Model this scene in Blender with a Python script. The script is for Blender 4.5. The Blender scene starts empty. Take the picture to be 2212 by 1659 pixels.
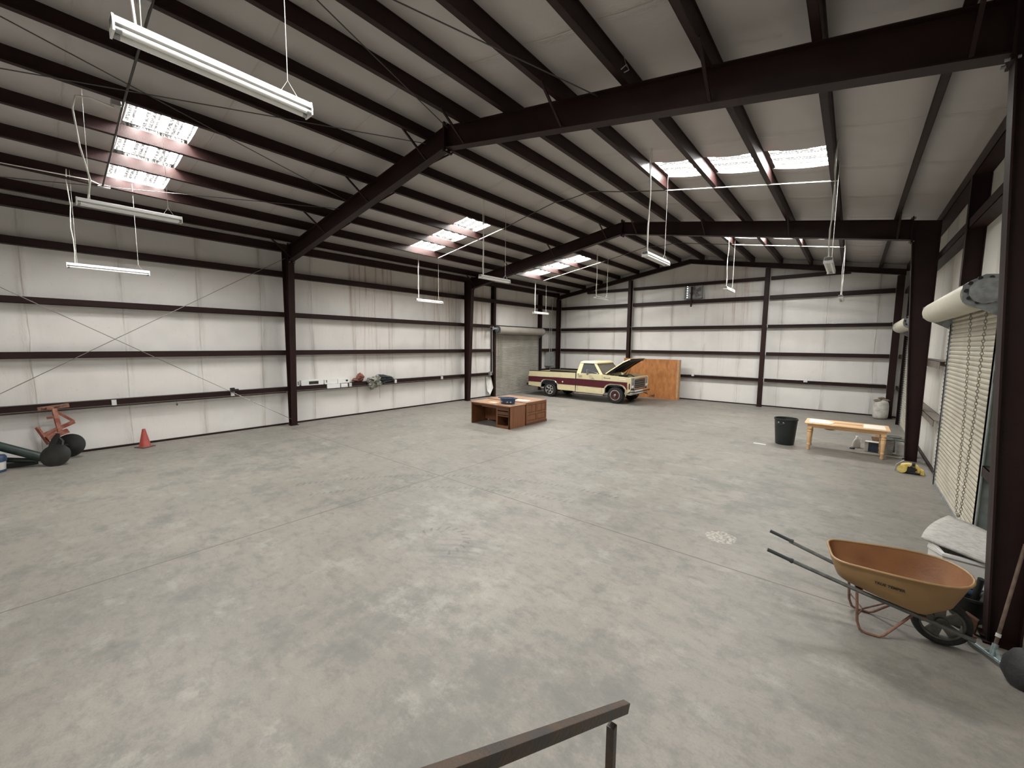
import bpy, bmesh, math, random
from mathutils import Vector, Matrix
random.seed(7)
PI = math.pi
sc = bpy.context.scene
C = sc.collection

# ------------------------------------------------------------------ camera
cam_d = bpy.data.cameras.new('camera'); cam = bpy.data.objects.new('camera', cam_d); C.objects.link(cam)
cam_d.sensor_fit = 'HORIZONTAL'; cam_d.sensor_width = 36.0; cam_d.lens = 14.4218; cam_d.clip_start = .05; cam_d.clip_end = 200
CZ = 2.612
RM = Matrix(((0.77007927, -0.0690638, 0.63419879), (0.63788775, 0.06967431, -0.76697113), (0.00878258, 0.99517621, 0.09770969)))
cam.matrix_world = Matrix.Translation((0, 0, CZ)) @ RM.to_4x4()
sc.camera = cam
# ------------------------------------------------------------------ view + world
sc.view_settings.view_transform = 'Standard'; sc.view_settings.look = 'None'
sc.view_settings.gamma = 1; sc.view_settings.use_curve_mapping = False
sc.view_settings.exposure = -0.13
w = bpy.data.worlds.new('daylight'); sc.world = w; w.use_nodes = True
bg = w.node_tree.nodes['Background']; bg.inputs[0].default_value = (.75, .85, 1, 1); bg.inputs[1].default_value = 1.0
cy = sc.cycles
cy.max_bounces = 7; cy.diffuse_bounces = 5; cy.glossy_bounces = 3; cy.transmission_bounces = 4; cy.transparent_max_bounces = 8
cy.sample_clamp_indirect = 4; cy.use_denoising = True; cy.use_adaptive_sampling = True; cy.adaptive_threshold = 0.02
cy.caustics_reflective = False; cy.caustics_refractive = False
SKYLIGHT = 170.0      # brightness of the daylight coming through the roof panels

# ------------------------------------------------------------------ materials
def mat(name, col, rough=.5, metal=0.0, noise=0.0, nscale=8.0, bump=0.0, bscale=40.0, col2=None, spec=.5, emit=None):
    m = bpy.data.materials.new(name); m.use_nodes = True; nt = m.node_tree; b = nt.nodes['Principled BSDF']
    b.inputs['Base Color'].default_value = (*col, 1); b.inputs['Roughness'].default_value = rough
    b.inputs['Metallic'].default_value = metal; b.inputs['Specular IOR Level'].default_value = spec
    tc = nt.nodes.new('ShaderNodeTexCoord')
    if noise or col2:
        n = nt.nodes.new('ShaderNodeTexNoise'); n.inputs['Scale'].default_value = nscale; n.inputs['Detail'].default_value = 5
        nt.links.new(tc.outputs['Object'], n.inputs['Vector'])
        mx = nt.nodes.new('ShaderNodeMix'); mx.data_type = 'RGBA'
        c2 = col2 or tuple(max(0, c * (1 - noise)) for c in col)
        mx.inputs[6].default_value = (*col, 1); mx.inputs[7].default_value = (*c2, 1)
        cr = nt.nodes.new('ShaderNodeValToRGB'); cr.color_ramp.elements[0].position = .38; cr.color_ramp.elements[1].position = .66
        nt.links.new(n.outputs['Fac'], cr.inputs[0]); nt.links.new(cr.outputs[0], mx.inputs[0])
        nt.links.new(mx.outputs[2], b.inputs['Base Color'])
    if bump:
        n = nt.nodes.new('ShaderNodeTexNoise'); n.inputs['Scale'].default_value = bscale; n.inputs['Detail'].default_value = 4
        nt.links.new(tc.outputs['Object'], n.inputs['Vector'])
        bp = nt.nodes.new('ShaderNodeBump'); bp.inputs['Strength'].default_value = bump; bp.inputs['Distance'].default_value = .02
        nt.links.new(n.outputs['Fac'], bp.inputs['Height']); nt.links.new(bp.outputs[0], b.inputs['Normal'])
    if emit:
        b.inputs['Emission Color'].default_value = (*emit[:3], 1); b.inputs['Emission Strength'].default_value = emit[3]
    return m

class NB:                                                     # small helper for node trees
    def __init__(s, m): s.nt = m.node_tree; s.b = s.nt.nodes['Principled BSDF']
    def n(s, t, **k):
        x = s.nt.nodes.new(t)
        for a, v in k.items(): setattr(x, a, v)
        return x
    def l(s, a, b): s.nt.links.new(a, b)
    def math(s, op, a, b=None, c=None):
        x = s.n('ShaderNodeMath', operation=op)
        for i, v in enumerate((a, b, c)):
            if v is None: continue
            if isinstance(v, (int, float)): x.inputs[i].default_value = v
            else: s.l(v, x.inputs[i])
        return x.outputs[0]
    def noise(s, vec, scale, detail=4, rough=.5, mapping=None):
        if mapping:
            mp = s.n('ShaderNodeMapping'); mp.inputs['Scale'].default_value = mapping; s.l(vec, mp.inputs[0]); vec = mp.outputs[0]
        x = s.n('ShaderNodeTexNoise'); x.inputs['Scale'].default_value = scale; x.inputs['Detail'].default_value = detail
        x.inputs['Roughness'].default_value = rough; s.l(vec, x.inputs['Vector']); return x.outputs['Fac']
    def ramp(s, fac, a, b, smooth=False):
        x = s.n('ShaderNodeMapRange'); x.inputs[1].default_value = a; x.inputs[2].default_value = b
        if smooth: x.interpolation_type = 'SMOOTHSTEP'
        s.l(fac, x.inputs[0]); return x.outputs[0]
    def mix(s, fac, a, b):
        x = s.n('ShaderNodeMix', data_type='RGBA')
        if isinstance(fac, (int, float)): x.inputs[0].default_value = fac
        else: s.l(fac, x.inputs[0])
        for i, v in ((6, a), (7, b)):
            if isinstance(v, tuple): x.inputs[i].default_value = (*v, 1)
            else: s.l(v, x.inputs[i])
        return x.outputs[2]
    def bump(s, h, st, dist):
        x = s.n('ShaderNodeBump'); x.inputs['Strength'].default_value = st; x.inputs['Distance'].default_value = dist
        s.l(h, x.inputs['Height']); s.l(x.outputs[0], s.b.inputs['Normal'])

def concrete():
    m = bpy.data.materials.new('troweled_concrete'); m.use_nodes = True; q = NB(m)
    geo = q.n('ShaderNodeNewGeometry'); P = geo.outputs['Position']; sp = q.n('ShaderNodeSeparateXYZ'); q.l(P, sp.inputs[0])
    X, Y = sp.outputs[0], sp.outputs[1]
    big = q.noise(P, .42, 8, .6); med = q.noise(P, 1.9, 9, .72); sm = q.noise(P, 4.5, 9, .76); fine = q.noise(P, 60, 3, .6); sw = q.noise(P, 1.35, 10, .74)
    mpr = q.n('ShaderNodeMapping'); mpr.inputs['Rotation'].default_value = (0, 0, .8); mpr.inputs['Scale'].default_value = (1, 2.6, 1); q.l(P, mpr.inputs[0])
    str2 = q.noise(mpr.outputs[0], 4.5, 8, .72)
    def near(px, py, r):
        dx = q.math('SUBTRACT', X, px); dy = q.math('SUBTRACT', Y, py)
        return q.math('SUBTRACT', 1, q.ramp(q.math('SQRT', q.math('ADD', q.math('MULTIPLY', dx, dx), q.math('MULTIPLY', dy, dy))), 0, r, True))
    dk = q.mix(q.ramp(big, .36, .62, True), (.240, .221, .194), (.206, .193, .170))
    patch = q.math('ADD', sw, q.math('MULTIPLY', q.math('ADD', q.math('ADD', near(-1.9, 2.1, 1.7), near(-3.6, 1.9, .9)), q.math('ADD', near(-10.3, 3.6, 2.3), q.math('ADD', near(-1.0, 8.2, 1.8), near(-3.7, 3.3, .7)))), .10))
    dk = q.mix(q.math('MULTIPLY', q.ramp(patch, .50, .66, True), .72), dk, (.136, .139, .128))
    pale = q.math('ADD', med, q.math('MULTIPLY', q.math('ADD', near(-2.9, 2.6, .9), q.math('ADD', near(-3.2, 7.5, 2.0), near(-4.6, 4.6, 1.6))), .09))
    dk = q.mix(q.math('MULTIPLY', q.ramp(pale, .52, .66, True), .6), dk, (.30, .288, .255))
    dk = q.mix(q.math('MULTIPLY', q.ramp(sm, .50, .66), .55), dk, (.125, .120, .106))
    dk = q.mix(q.math('MULTIPLY', q.ramp(str2, .52, .66), .42), dk, (.130, .124, .110))
    dk = q.mix(q.math('MULTIPLY', q.math('SUBTRACT', 1, q.ramp(str2, .30, .45)), .30), dk, (.32, .30, .26))
    dk = q.mix(q.math('MULTIPLY', q.ramp(q.noise(P, 13, 5, .7), .65, .74), .5), dk, (.10, .096, .088))
    dk = q.mix(q.math('MULTIPLY', q.ramp(fine, .45, .7), .22), dk, (.12, .115, .10))
    # sawn control joints
    def line(c, v, wd): return q.math('LESS_THAN', q.math('ABSOLUTE', q.math('SUBTRACT', c, v)), wd)
    j = q.math('MAXIMUM', line(X, -6.12, .010), q.math('MAXIMUM', line(Y, 5.19, .010), line(Y, 12.9, .010)))
    dk = q.mix(q.math('MULTIPLY', j, .85), dk, (.10, .085, .07))
    # rubber scuff arcs left by tyres: rings broken into dashes
    def ring(cx, cy_, r, wd, dashes, lo, hi):
        dx = q.math('SUBTRACT', X, cx); dy = q.math('SUBTRACT', Y, cy_)
        d = q.math('SQRT', q.math('ADD', q.math('MULTIPLY', dx, dx), q.math('MULTIPLY', dy, dy)))
        rr = q.math('LESS_THAN', q.math('ABSOLUTE', q.math('SUBTRACT', d, r)), wd)
        an = q.math('ARCTAN2', dy, dx)
        seg = q.math('MULTIPLY', q.math('GREATER_THAN', an, lo), q.math('LESS_THAN', an, hi))
        ds = q.math('GREATER_THAN', q.math('SINE', q.math('ADD', q.math('MULTIPLY', an, dashes), q.math('MULTIPLY', d, 25))), .55)
        return q.math('MULTIPLY', q.math('MULTIPLY', rr, seg), ds)
    rg = q.math('MAXIMUM', ring(-2.72, 1.015, 5.40, .05, 330, 1.6, 2.75), ring(-2.72, 1.015, 4.75, .04, 290, 1.7, 2.7))
    rg = q.math('MAXIMUM', rg, ring(-4.06, 3.43, .36, .05, 20, -.5, 3.2))
    dk = q.mix(q.math('MULTIPLY', q.math('MULTIPLY', rg, q.ramp(sm, .34, .55)), .62), dk, (.085, .08, .072))
    sm2 = q.math('MAXIMUM', near(-3.65, 3.38, .62), 0); 
    arcw = q.math('SINE', q.math('MULTIPLY', q.math('SQRT', q.math('ADD', q.math('MULTIPLY', q.math('ADD', X, 2.85), q.math('ADD', X, 2.85)), q.math('MULTIPLY', q.math('SUBTRACT', Y, 2.09), q.math('SUBTRACT', Y, 2.09)))), 42))
    dk = q.mix(q.math('MULTIPLY', q.math('MULTIPLY', sm2, q.ramp(arcw, .1, .9)), .5), dk, (.10, .103, .095))
    # long swept tyre smears
    wv = q.n('ShaderNodeTexWave'); wv.wave_type = 'RINGS'; wv.inputs['Scale'].default_value = .35; wv.inputs['Distortion'].default_value = 5
    wv.inputs['Detail'].default_value = 3; wv.inputs['Detail Scale'].default_value = 1.2
    mp = q.n('ShaderNodeMapping'); mp.inputs['Location'].default_value = (3.2, -2.2, 0); q.l(P, mp.inputs[0]); q.l(mp.outputs[0], wv.inputs['Vector'])
    sme = q.math('MULTIPLY', q.ramp(wv.outputs['Fac'], .88, 1.0), q.ramp(med, .5, .65))
    dk = q.mix(q.math('MULTIPLY', sme, .45), dk, (.13, .13, .118))
    # pale mortar spill by the wheelbarrow
    dx = q.math('SUBTRACT', X, -1.22); dy = q.math('SUBTRACT', Y, 5.99)
    dd = q.math('ADD', q.math('SQRT', q.math('ADD', q.math('MULTIPLY', dx, dx), q.math('MULTIPLY', dy, dy))), q.math('MULTIPLY', sm, .12))
    sp_ = q.math('MULTIPLY', q.math('LESS_THAN', dd, .25), q.ramp(q.noise(P, 26, 4), .45, .55))
    dk = q.mix(q.math('MULTIPLY', sp_, .7), dk, (.42, .385, .33))
    q.l(dk, q.b.inputs['Base Color']); q.b.inputs['Specular IOR Level'].default_value = .35
    q.l(q.ramp(sw, .3, .7), q.n('ShaderNodeMath').inputs[0])
    rgh = q.n('ShaderNodeMapRange'); rgh.inputs[3].default_value = .42; rgh.inputs[4].default_value = .62; q.l(sw, rgh.inputs[0]); q.l(rgh.outputs[0], q.b.inputs['Roughness'])
    h = q.math('ADD', q.math('MULTIPLY', sm, .5), q.math('MULTIPLY', fine, .25)); h = q.math('SUBTRACT', h, q.math('MULTIPLY', j, 1.5))
    q.bump(h, .25, .006)
    return m

def vinyl(name, axis, seam, off, col, stain=0.0, wr=.6, zones=(), gloss=.42):
    """white scrim-faced insulation: seams every `seam` metres along axis ('X'/'Y'), soft quilt wrinkles, rust-brown runs in zones"""
    m = bpy.data.materials.new(name); m.use_nodes = True; q = NB(m)
    geo = q.n('ShaderNodeNewGeometry'); P = geo.outputs['Position']; sp = q.n('ShaderNodeSeparateXYZ'); q.l(P, sp.inputs[0])
    A = sp.outputs[0 if axis == 'X' else 1]; Z = sp.outputs[2]
    wob = q.math('MULTIPLY', q.math('SUBTRACT', q.noise(P, .9, 2), .5), .10)
    a = q.math('ADD', q.math('ADD', A, off), wob)
    fr = q.math('ABSOLUTE', q.math('SUBTRACT', q.math('MODULO', q.math('ADD', a, 100 * seam), seam), seam / 2))
    line = q.math('SUBTRACT', 1, q.ramp(fr, .003, .016))
    near = q.math('SUBTRACT', 1, q.ramp(fr, .0, .16, True))
    base = q.mix(q.math('MULTIPLY', q.ramp(q.noise(P, 1.3, 4), .42, .68, True), .30), col, tuple(c * .80 for c in col))
    base = q.mix(q.math('MULTIPLY', q.math('MULTIPLY', line, q.ramp(q.noise(P, 1.8, 2), .35, .6)), .35), base, (.26, .22, .18))
    dirt = q.ramp(q.noise(P, 1.0, 5, .65, (5, 1, .5) if axis == 'X' else (1, 5, .5)), .44, .66)
    base = q.mix(q.math('MULTIPLY', q.math('MULTIPLY', near, dirt), .55), base, (.36, .325, .29))
    # grime speckle
    base = q.mix(q.math('MULTIPLY', q.ramp(q.noise(P, 14, 5, .6), .64, .78), .35), base, (.36, .31, .26))
    if stain:
        mpv = (9, 1, .35) if axis == 'X' else (1, 9, .35)
        run = q.ramp(q.noise(P, 1.0, 4, .6, mpv), .52, .66)
        zone = None
        for lo, hi in zones:
            zz = q.math('MULTIPLY', q.ramp(A, lo, lo + .25, True), q.math('SUBTRACT', 1, q.ramp(A, hi - .5, hi, True)))
            zone = zz if zone is None else q.math('MAXIMUM', zone, zz)
        fade = q.ramp(Z, .6, 4.6)
        base = q.mix(q.math('MULTIPLY', q.math('MULTIPLY', q.math('MULTIPLY', run, zone), fade), stain), base, (.36, .245, .18))
        base = q.mix(q.math('MULTIPLY', q.math('MULTIPLY', zone, fade), stain * .28), base, (.5, .4, .33))
    q.l(base, q.b.inputs['Base Color']); q.b.inputs['Roughness'].default_value = gloss
    mp2 = (1.6, 1, .45) if axis == 'X' else (1, 1.6, .45)
    fold = q.noise(P, 4.5, 5, .55, mp2); q2 = q.noise(P, 16, 3, .5, mp2)
    h = q.math('ADD', q.math('MULTIPLY', fold, q.math('ADD', q.math('MULTIPLY', near, .8), .18)), q.math('MULTIPLY', q2, .03))
    q.bump(q.math('SUBTRACT', h, q.math('MULTIPLY', line, .2)), wr, .05)
    return m

M = {}
M['floor'] = concrete()
WCOL = (.74, .72, .69)
M['wall_left'] = vinyl('insulation_left', 'Y', 1.52, .55, WCOL, 1.0, .75, ((7.5, 9.6), (11.1, 12.9), (13.3, 14.9)))
M['wall_end'] = vinyl('insulation_end', 'X', 1.52, .12, WCOL, .6, .7, ((-5.3, -3.4),))
M['wall_right'] = vinyl('insulation_right', 'Y', 1.22, .2, (.70, .68, .62), .0, .7)
M['ceiling'] = vinyl('insulation_roof', 'Y', 1.83, .2, (.45, .425, .41), .0, .5, (), .38)
def steel(name, c, c2):
    m = mat(name, c, .5, 0, col2=c2, nscale=3.0, bump=.12, bscale=90, spec=.22); return m
M['steel'] = steel('red_oxide_steel', (.023, .0095, .0085), (.017, .0072, .0065))
M['purlin'] = steel('red_oxide_purlin', (.025, .0105, .0092), (.018, .0078, .0068))
M['bolt'] = mat('zinc_bolt', (.55, .53, .5), .35, .8)
M['galv'] = mat('galvanised', (.42, .43, .44), .42, .75, .25, 20)
M['galv_dull'] = mat('dull_galvanised', (.34, .36, .37), .5, .35, .35, 14)
M['conduit'] = mat('grey_conduit', (.42, .42, .41), .4, .4, .1)
M['box_grey'] = mat('grey_box', (.62, .62, .60), .5, 0, .1)
M['white'] = mat('white_enamel', (.80, .80, .78), .35, 0, .06, 5)
M['cord'] = mat('white_cord', (.66, .65, .60), .5)
M['wire'] = mat('steel_wire', (.30, .28, .26), .4, .6)
M['darkwire'] = mat('dark_cable', (.055, .048, .042), .5)
M['tube_glass'] = mat('unlit_lamp_tube', (.86, .86, .84), .18)
M['black'] = mat('black_paint', (.012, .012, .013), .45)
M['rubber'] = mat('tyre_rubber', (.022, .022, .022), .75, 0, .3, 30, .3, 60)
M['chrome'] = mat('chrome', (.78, .77, .75), .14, 1.0)
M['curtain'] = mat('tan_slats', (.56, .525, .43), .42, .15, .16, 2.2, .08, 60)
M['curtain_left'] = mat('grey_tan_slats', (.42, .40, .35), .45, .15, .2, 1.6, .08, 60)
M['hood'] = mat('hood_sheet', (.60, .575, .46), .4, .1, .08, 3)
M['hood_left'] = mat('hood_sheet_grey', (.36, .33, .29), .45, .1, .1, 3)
M['darkbar'] = mat('dull_grille_bar', (.13, .13, .125), .4, .5)
M['guide_green'] = mat('grey_green_guide', (.20, .235, .22), .5, .2, .25, 8)
M['chain'] = mat('chain_steel', (.20, .185, .14), .5, .5)
M['cream'] = mat('cream_paint', (.72, .64, .40), .25, 0, .06, 6)
M['maroon'] = mat('maroon_paint', (.085, .010, .018), .28, 0, .1, 6)
M['darkred'] = mat('dark_red_hub', (.07, .015, .014), .45)
M['winglass'] = mat('dusty_glass', (.10, .105, .105), .12)
M['winglass'].node_tree.nodes['Principled BSDF'].inputs['Alpha'].default_value = .72
M['windshield'] = mat('dusty_windshield', (.14, .125, .105), .35, 0, .25, 9)
M['windshield'].node_tree.nodes['Principled BSDF'].inputs['Alpha'].default_value = .85
M['engine'] = mat('greasy_engine', (.035, .032, .03), .5, .2, .5, 30)
M['oak'] = mat('oak_veneer', (.26, .115, .048), .42, 0, col2=(.17, .066, .026), nscale=3)
M['oak_top'] = mat('oak_top', (.36, .215, .135), .38, 0, col2=(.28, .155, .09), nscale=4)
M['oak_dark'] = mat('oak_shadow_side', (.12, .048, .022), .45, 0, .2, 5)  # darkened copy of the oak, shade of its dim faces put into the colour
def grain(name, a, b, sc_=(2, 26, 26), dist=3):
    m = bpy.data.materials.new(name); m.use_nodes = True; q = NB(m); tc = q.n('ShaderNodeTexCoord')
    f = q.noise(tc.outputs['Object'], 1, 6, .65, sc_)
    q.l(q.mix(q.ramp(f, .35, .68), a, b), q.b.inputs['Base Color']); q.b.inputs['Roughness'].default_value = .5; q.bump(f, .15, .004); return m
M['oak'] = grain('oak_veneer_grain', (.215, .088, .036), (.135, .05, .02), (22, 22, 1.6))
M['pine'] = grain('light_pine', (.74, .50, .28), (.62, .38, .19), (3, 16, 16))
M['ply'] = grain('oriented_strand_board', (.50, .215, .07), (.31, .115, .035), (7, 7, 3))
M['ply_edge'] = grain('board_edge', (.50, .31, .16), (.38, .21, .10), (9, 9, 9))
M['basin'] = mat('blue_plastic', (.022, .055, .115), .35, 0, .12, 9)
M['paper'] = mat('paper', (.78, .73, .64), .7)
M['card'] = mat('tan_card', (.56, .40, .28), .7)
M['trash'] = mat('black_green_plastic', (.012, .017, .016), .42, 0, .2, 8)
M['rustorange'] = mat('rusty_tray_paint', (.25, .112, .045), .5, 0, col2=(.20, .085, .034), nscale=4, bump=.08, bscale=50)
M['tray_out'] = mat('ochre_tray_paint', (.32, .195, .085), .45, 0, col2=(.26, .155, .065), nscale=3, bump=.06, bscale=50)
M['rustleg'] = mat('rusty_tube', (.24, .125, .085), .6, .1, .4, 25)
M['greysteel'] = mat('weathered_grey_tube', (.16, .165, .16), .55, .2, .35, 18)
M['grip'] = mat('dark_grip', (.028, .032, .034), .5)
M['wheelhub'] = mat('cast_hub', (.15, .145, .125), .6, .1, .4, 16)
M['tub'] = mat('white_poly', (.72, .71, .67), .45, 0, .12, 6)
M['slab'] = mat('worn_grey_panel', (.52, .50, .465), .85, 0, col2=(.40, .385, .36), nscale=18, bump=.5, bscale=45)
M['slab_dark'] = mat('dusty_girt', (.17, .145, .12), .7, 0, .3, 6)
M['blackpl'] = mat('black_plastic', (.016, .018, .017), .4, 0, .2, 10)
M['grey_strip'] = mat('grey_rubber', (.14, .14, .125), .6, 0, .2, 10)
M['handle_wood'] = mat('greyed_wood', (.17, .115, .085), .7, 0, .35, 20)
M['mopmetal'] = mat('blue_grey_metal', (.36, .46, .47), .4, .4, .35, 30)
M['bagfab'] = mat('dark_grey_bag', (.035, .034, .035), .65, 0, .35, 14, .5, 20)
M['plowred'] = mat('rusted_red_paint', (.19, .036, .020), .6, 0, col2=(.27, .13, .09), nscale=9, bump=.2, bscale=50)
M['plowblack'] = mat('plow_disc_steel', (.022, .023, .021), .42, .4, .4, 6)
M['greentube'] = mat('dark_green_tube', (.020, .036, .030), .45, 0, .3, 8)
M['cone'] = mat('faded_red_cone', (.33, .050, .035), .5, 0, .15, 12)
M['conebase'] = mat('cone_base', (.10, .05, .045), .7)
M['bluecap'] = mat('dark_blue_lid', (.03, .055, .11), .4)
M['camo'] = mat('camo_cloth', (.40, .39, .34), .85, 0, col2=(.03, .033, .025), nscale=13, bump=.4, bscale=30)
M['blackcloth'] = mat('black_cloth', (.022, .028, .03), .8, 0, .3, 10, .4, 25)
M['rag'] = mat('rusty_brown_rag', (.19, .06, .035), .8, 0, col2=(.36, .19, .13), nscale=16, bump=.5, bscale=25)
M['sack'] = mat('pale_sack', (.66, .64, .60), .7, 0, col2=(.48, .45, .40), nscale=6, bump=.5, bscale=14)
M['sackrag'] = mat('brown_rag', (.22, .19, .14), .8, 0, .4, 20)
M['yellow'] = mat('yellow_enamel', (.66, .47, .07), .45, 0, col2=(.72, .60, .30), nscale=18)
M['navybox'] = mat('navy_label', (.018, .03, .05), .4, 0, col2=(.04, .07, .14), nscale=8)
M['canlabel'] = mat('pale_can', (.60, .585, .55), .45, .2, .25, 10)
M['lid'] = mat('dark_lid_rim', (.13, .145, .115), .5, .3, .3, 20)
M['kraft'] = mat('kraft_sack', (.27, .17, .10), .8, 0, .3, 16)
M['rail'] = mat('raw_dark_steel', (.060, .054, .050), .45, .5, col2=(.10, .066, .046), nscale=9, bump=.15, bscale=60)
M['fanblade'] = mat('fan_grey', (.22, .215, .21), .5, .3, .3, 20)
M['slotlight'] = mat('daylight_slots', (.8, .9, 1), .5, emit=(.8, .92, 1, 3.0))

def skylight_mat(name, axis_sign):
    m = bpy.data.materials.new(name); m.use_nodes = True; nt = m.node_tree
    for n in list(nt.nodes): nt.nodes.remove(n)
    out = nt.nodes.new('ShaderNodeOutputMaterial'); em = nt.nodes.new('ShaderNodeEmission'); nt.links.new(em.outputs[0], out.inputs[0])
    em.inputs[0].default_value = (1.0, .985, .955, 1)
    class Q(NB):
        def __init__(s): s.nt = nt
    q = Q(); geo = q.n('ShaderNodeNewGeometry'); P = geo.outputs['Position']; sp = q.n('ShaderNodeSeparateXYZ'); q.l(P, sp.inputs[0])
    Y = sp.outputs[1]
    rib = q.math('GREATER_THAN', q.math('SINE', q.math('MULTIPLY', Y, 2 * PI / .305)), .42)          # clear ribs carry the daylight
    rows = q.math('GREATER_THAN', q.math('SINE', q.math('MULTIPLY', Y, 2 * PI / .076)), -.25)
    sp2 = q.math('GREATER_THAN', q.noise(P, 30, 3, .7, (1.4, .8, 1)), .5)                          # fibre specks between the ribs
    f = q.math('SUBTRACT', 1.35, q.math('MULTIPLY', q.math('MULTIPLY', rows, sp2), 1.0))
    st = q.math('ADD', q.math('MULTIPLY', rib, SKYLIGHT), q.math('MULTIPLY', q.math('SUBTRACT', 1, rib), f))
    q.l(st, em.inputs[1])
    return m
M['sky'] = skylight_mat('fibreglass_skylight', 1)

# ------------------------------------------------------------------ mesh helpers
class MB:
    def __init__(s): s.v = []; s.f = []; s.mi = []; s.cur = 0
    def add(s, vs, fs):
        o = len(s.v); s.v += [tuple(v) for v in vs]; s.f += [tuple(i + o for i in f) for f in fs]; s.mi += [s.cur] * len(fs); return s
    def box(s, a, b):
        x0, y0, z0 = a; x1, y1, z1 = b
        return s.add([(x0, y0, z0), (x1, y0, z0), (x1, y1, z0), (x0, y1, z0), (x0, y0, z1), (x1, y0, z1), (x1, y1, z1), (x0, y1, z1)],
                     [(0, 3, 2, 1), (4, 5, 6, 7), (0, 1, 5, 4), (1, 2, 6, 5), (2, 3, 7, 6), (3, 0, 4, 7)])
    def bar(s, p, q, wd, ht, up=(0, 0, 1)):                    # rectangular bar between two points
        p = Vector(p); q = Vector(q); d = (q - p).normalized(); u = Vector(up)
        if abs(d.dot(u)) > .98: u = Vector((0, 1, 0))
        sx = d.cross(u).normalized() * wd / 2; uu = sx.cross(d).normalized() * ht / 2
        vs = [p - sx - uu, p + sx - uu, p + sx + uu, p - sx + uu, q - sx - uu, q + sx - uu, q + sx + uu, q - sx + uu]
        return s.add(vs, [(0, 1, 2, 3), (7, 6, 5, 4), (0, 4, 5, 1), (1, 5, 6, 2), (2, 6, 7, 3), (3, 7, 4, 0)])
    def prism(s, poly, p0, ext):                                # poly: 3D points list, extruded by vector ext
        n = len(poly); e = Vector(ext); a = [Vector(p) + Vector(p0) for p in poly]; b = [v + e for v in a]
        fs = [tuple(range(n))[::-1], tuple(range(n, 2 * n))] + [(i, (i + 1) % n, n + (i + 1) % n, n + i) for i in range(n)]
        return s.add(a + b, fs)
    def xz(s, pts, y0, y1): return s.prism([(p[0], y0, p[1]) for p in pts], (0, 0, 0), (0, y1 - y0, 0))
    def yz(s, pts, x0, x1): return s.prism([(x0, p[0], p[1]) for p in pts], (0, 0, 0), (x1 - x0, 0, 0))
    def xy(s, pts, z0, z1): return s.prism([(p[0], p[1], z0) for p in pts], (0, 0, 0), (0, 0, z1 - z0))
    def tube(s, pts, r, n=8, cap=True, close=False):
        pts = [Vector(p) for p in pts]; N = len(pts); rings = []; prev = None
        rr = r if isinstance(r, (list, tuple)) else [r] * N
        for i, p in enumerate(pts):
            if close: d = (pts[(i + 1) % N] - pts[i - 1]).normalized()
            else: d = (pts[min(i + 1, N - 1)] - pts[max(i - 1, 0)]).normalized()
            if prev is None:
                u = Vector((0, 0, 1)) if abs(d.z) < .9 else Vector((1, 0, 0))
                a = d.cross(u).normalized()
            else:
                a = (prev - d * prev.dot(d)).normalized()
            prev = a; b = d.cross(a)
            rings.append([p + a * math.cos(2 * PI * k / n) * rr[i] + b * math.sin(2 * PI * k / n) * rr[i] for k in range(n)])
        vs = [v for rg in rings for v in rg]; fs = []
        for i in range(N if close else N - 1):
            j = (i + 1) % N
            for k in range(n): fs.append((i * n + k, i * n + (k + 1) % n, j * n + (k + 1) % n, j * n + k))
        if cap and not close: fs += [tuple(range(n))[::-1], tuple(range((N - 1) * n, N * n))]
        return s.add(vs, fs)
    def cyl(s, p, q, r, n=16, r2=None): return s.tube([p, q], [r, r if r2 is None else r2], n)
    def lathe(s, prof, origin=(0, 0, 0), axis='Z', n=24, sx=1, sy=1, cap=True):   # prof: (radius, height)
        vs = []; ox, oy, oz = origin
        for r, h in prof:
            for k in range(n):
                a = 2 * PI * k / n; c, d = r * math.cos(a) * sx, r * math.sin(a) * sy
                vs.append({'Z': (ox + c, oy + d, oz + h), 'Y': (ox + c, oy + h, oz + d), 'X': (ox + h, oy + c, oz + d)}[axis])
        fs = []
        for i in range(len(prof) - 1):
            for k in range(n): fs.append((i * n + k, i * n + (k + 1) % n, (i + 1) * n + (k + 1) % n, (i + 1) * n + k))
        if cap and prof[0][0] > 1e-6: fs.append(tuple(range(n))[::-1])
        if cap and prof[-1][0] > 1e-6: fs.append(tuple(range((len(prof) - 1) * n, len(prof) * n)))
        return s.add(vs, fs)
    def xform(s, m): s.v = [tuple(m @ Vector(v)) for v in s.v]; return s
    def build(s, name, m, parent=None, smooth=False, bevel=0, sub=0, solid=0):
        me = bpy.data.meshes.new(name)
        me.from_pydata(s.v, [], s.f)
        bm = bmesh.new(); bm.from_mesh(me); bmesh.ops.remove_doubles(bm, verts=bm.verts, dist=1e-5)
        bmesh.ops.recalc_face_normals(bm, faces=bm.faces)
        if smooth:
            for f in bm.faces: f.smooth = True
            for e in bm.edges:
                if len(e.link_faces) == 2 and e.calc_face_angle(0) > math.radians(38): e.smooth = False
        bm.to_mesh(me); bm.free()
        ms = m if isinstance(m, (list, tuple)) else [m]
        for x in ms: me.materials.append(x)
        if len(ms) > 1 and len(me.polygons) == len(s.mi):
            for p, i in zip(me.polygons, s.mi): p.material_index = i
        o = bpy.data.objects.new(name, me); C.objects.link(o); o.parent = parent
        if solid: md = o.modifiers.new('solid', 'SOLIDIFY'); md.thickness = solid; md.offset = 0
        if bevel: md = o.modifiers.new('bevel', 'BEVEL'); md.width = bevel; md.segments = 2; md.limit_method = 'ANGLE'
        if sub: md = o.modifiers.new('sub', 'SUBSURF'); md.levels = sub; md.render_levels = sub
        return o

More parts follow.
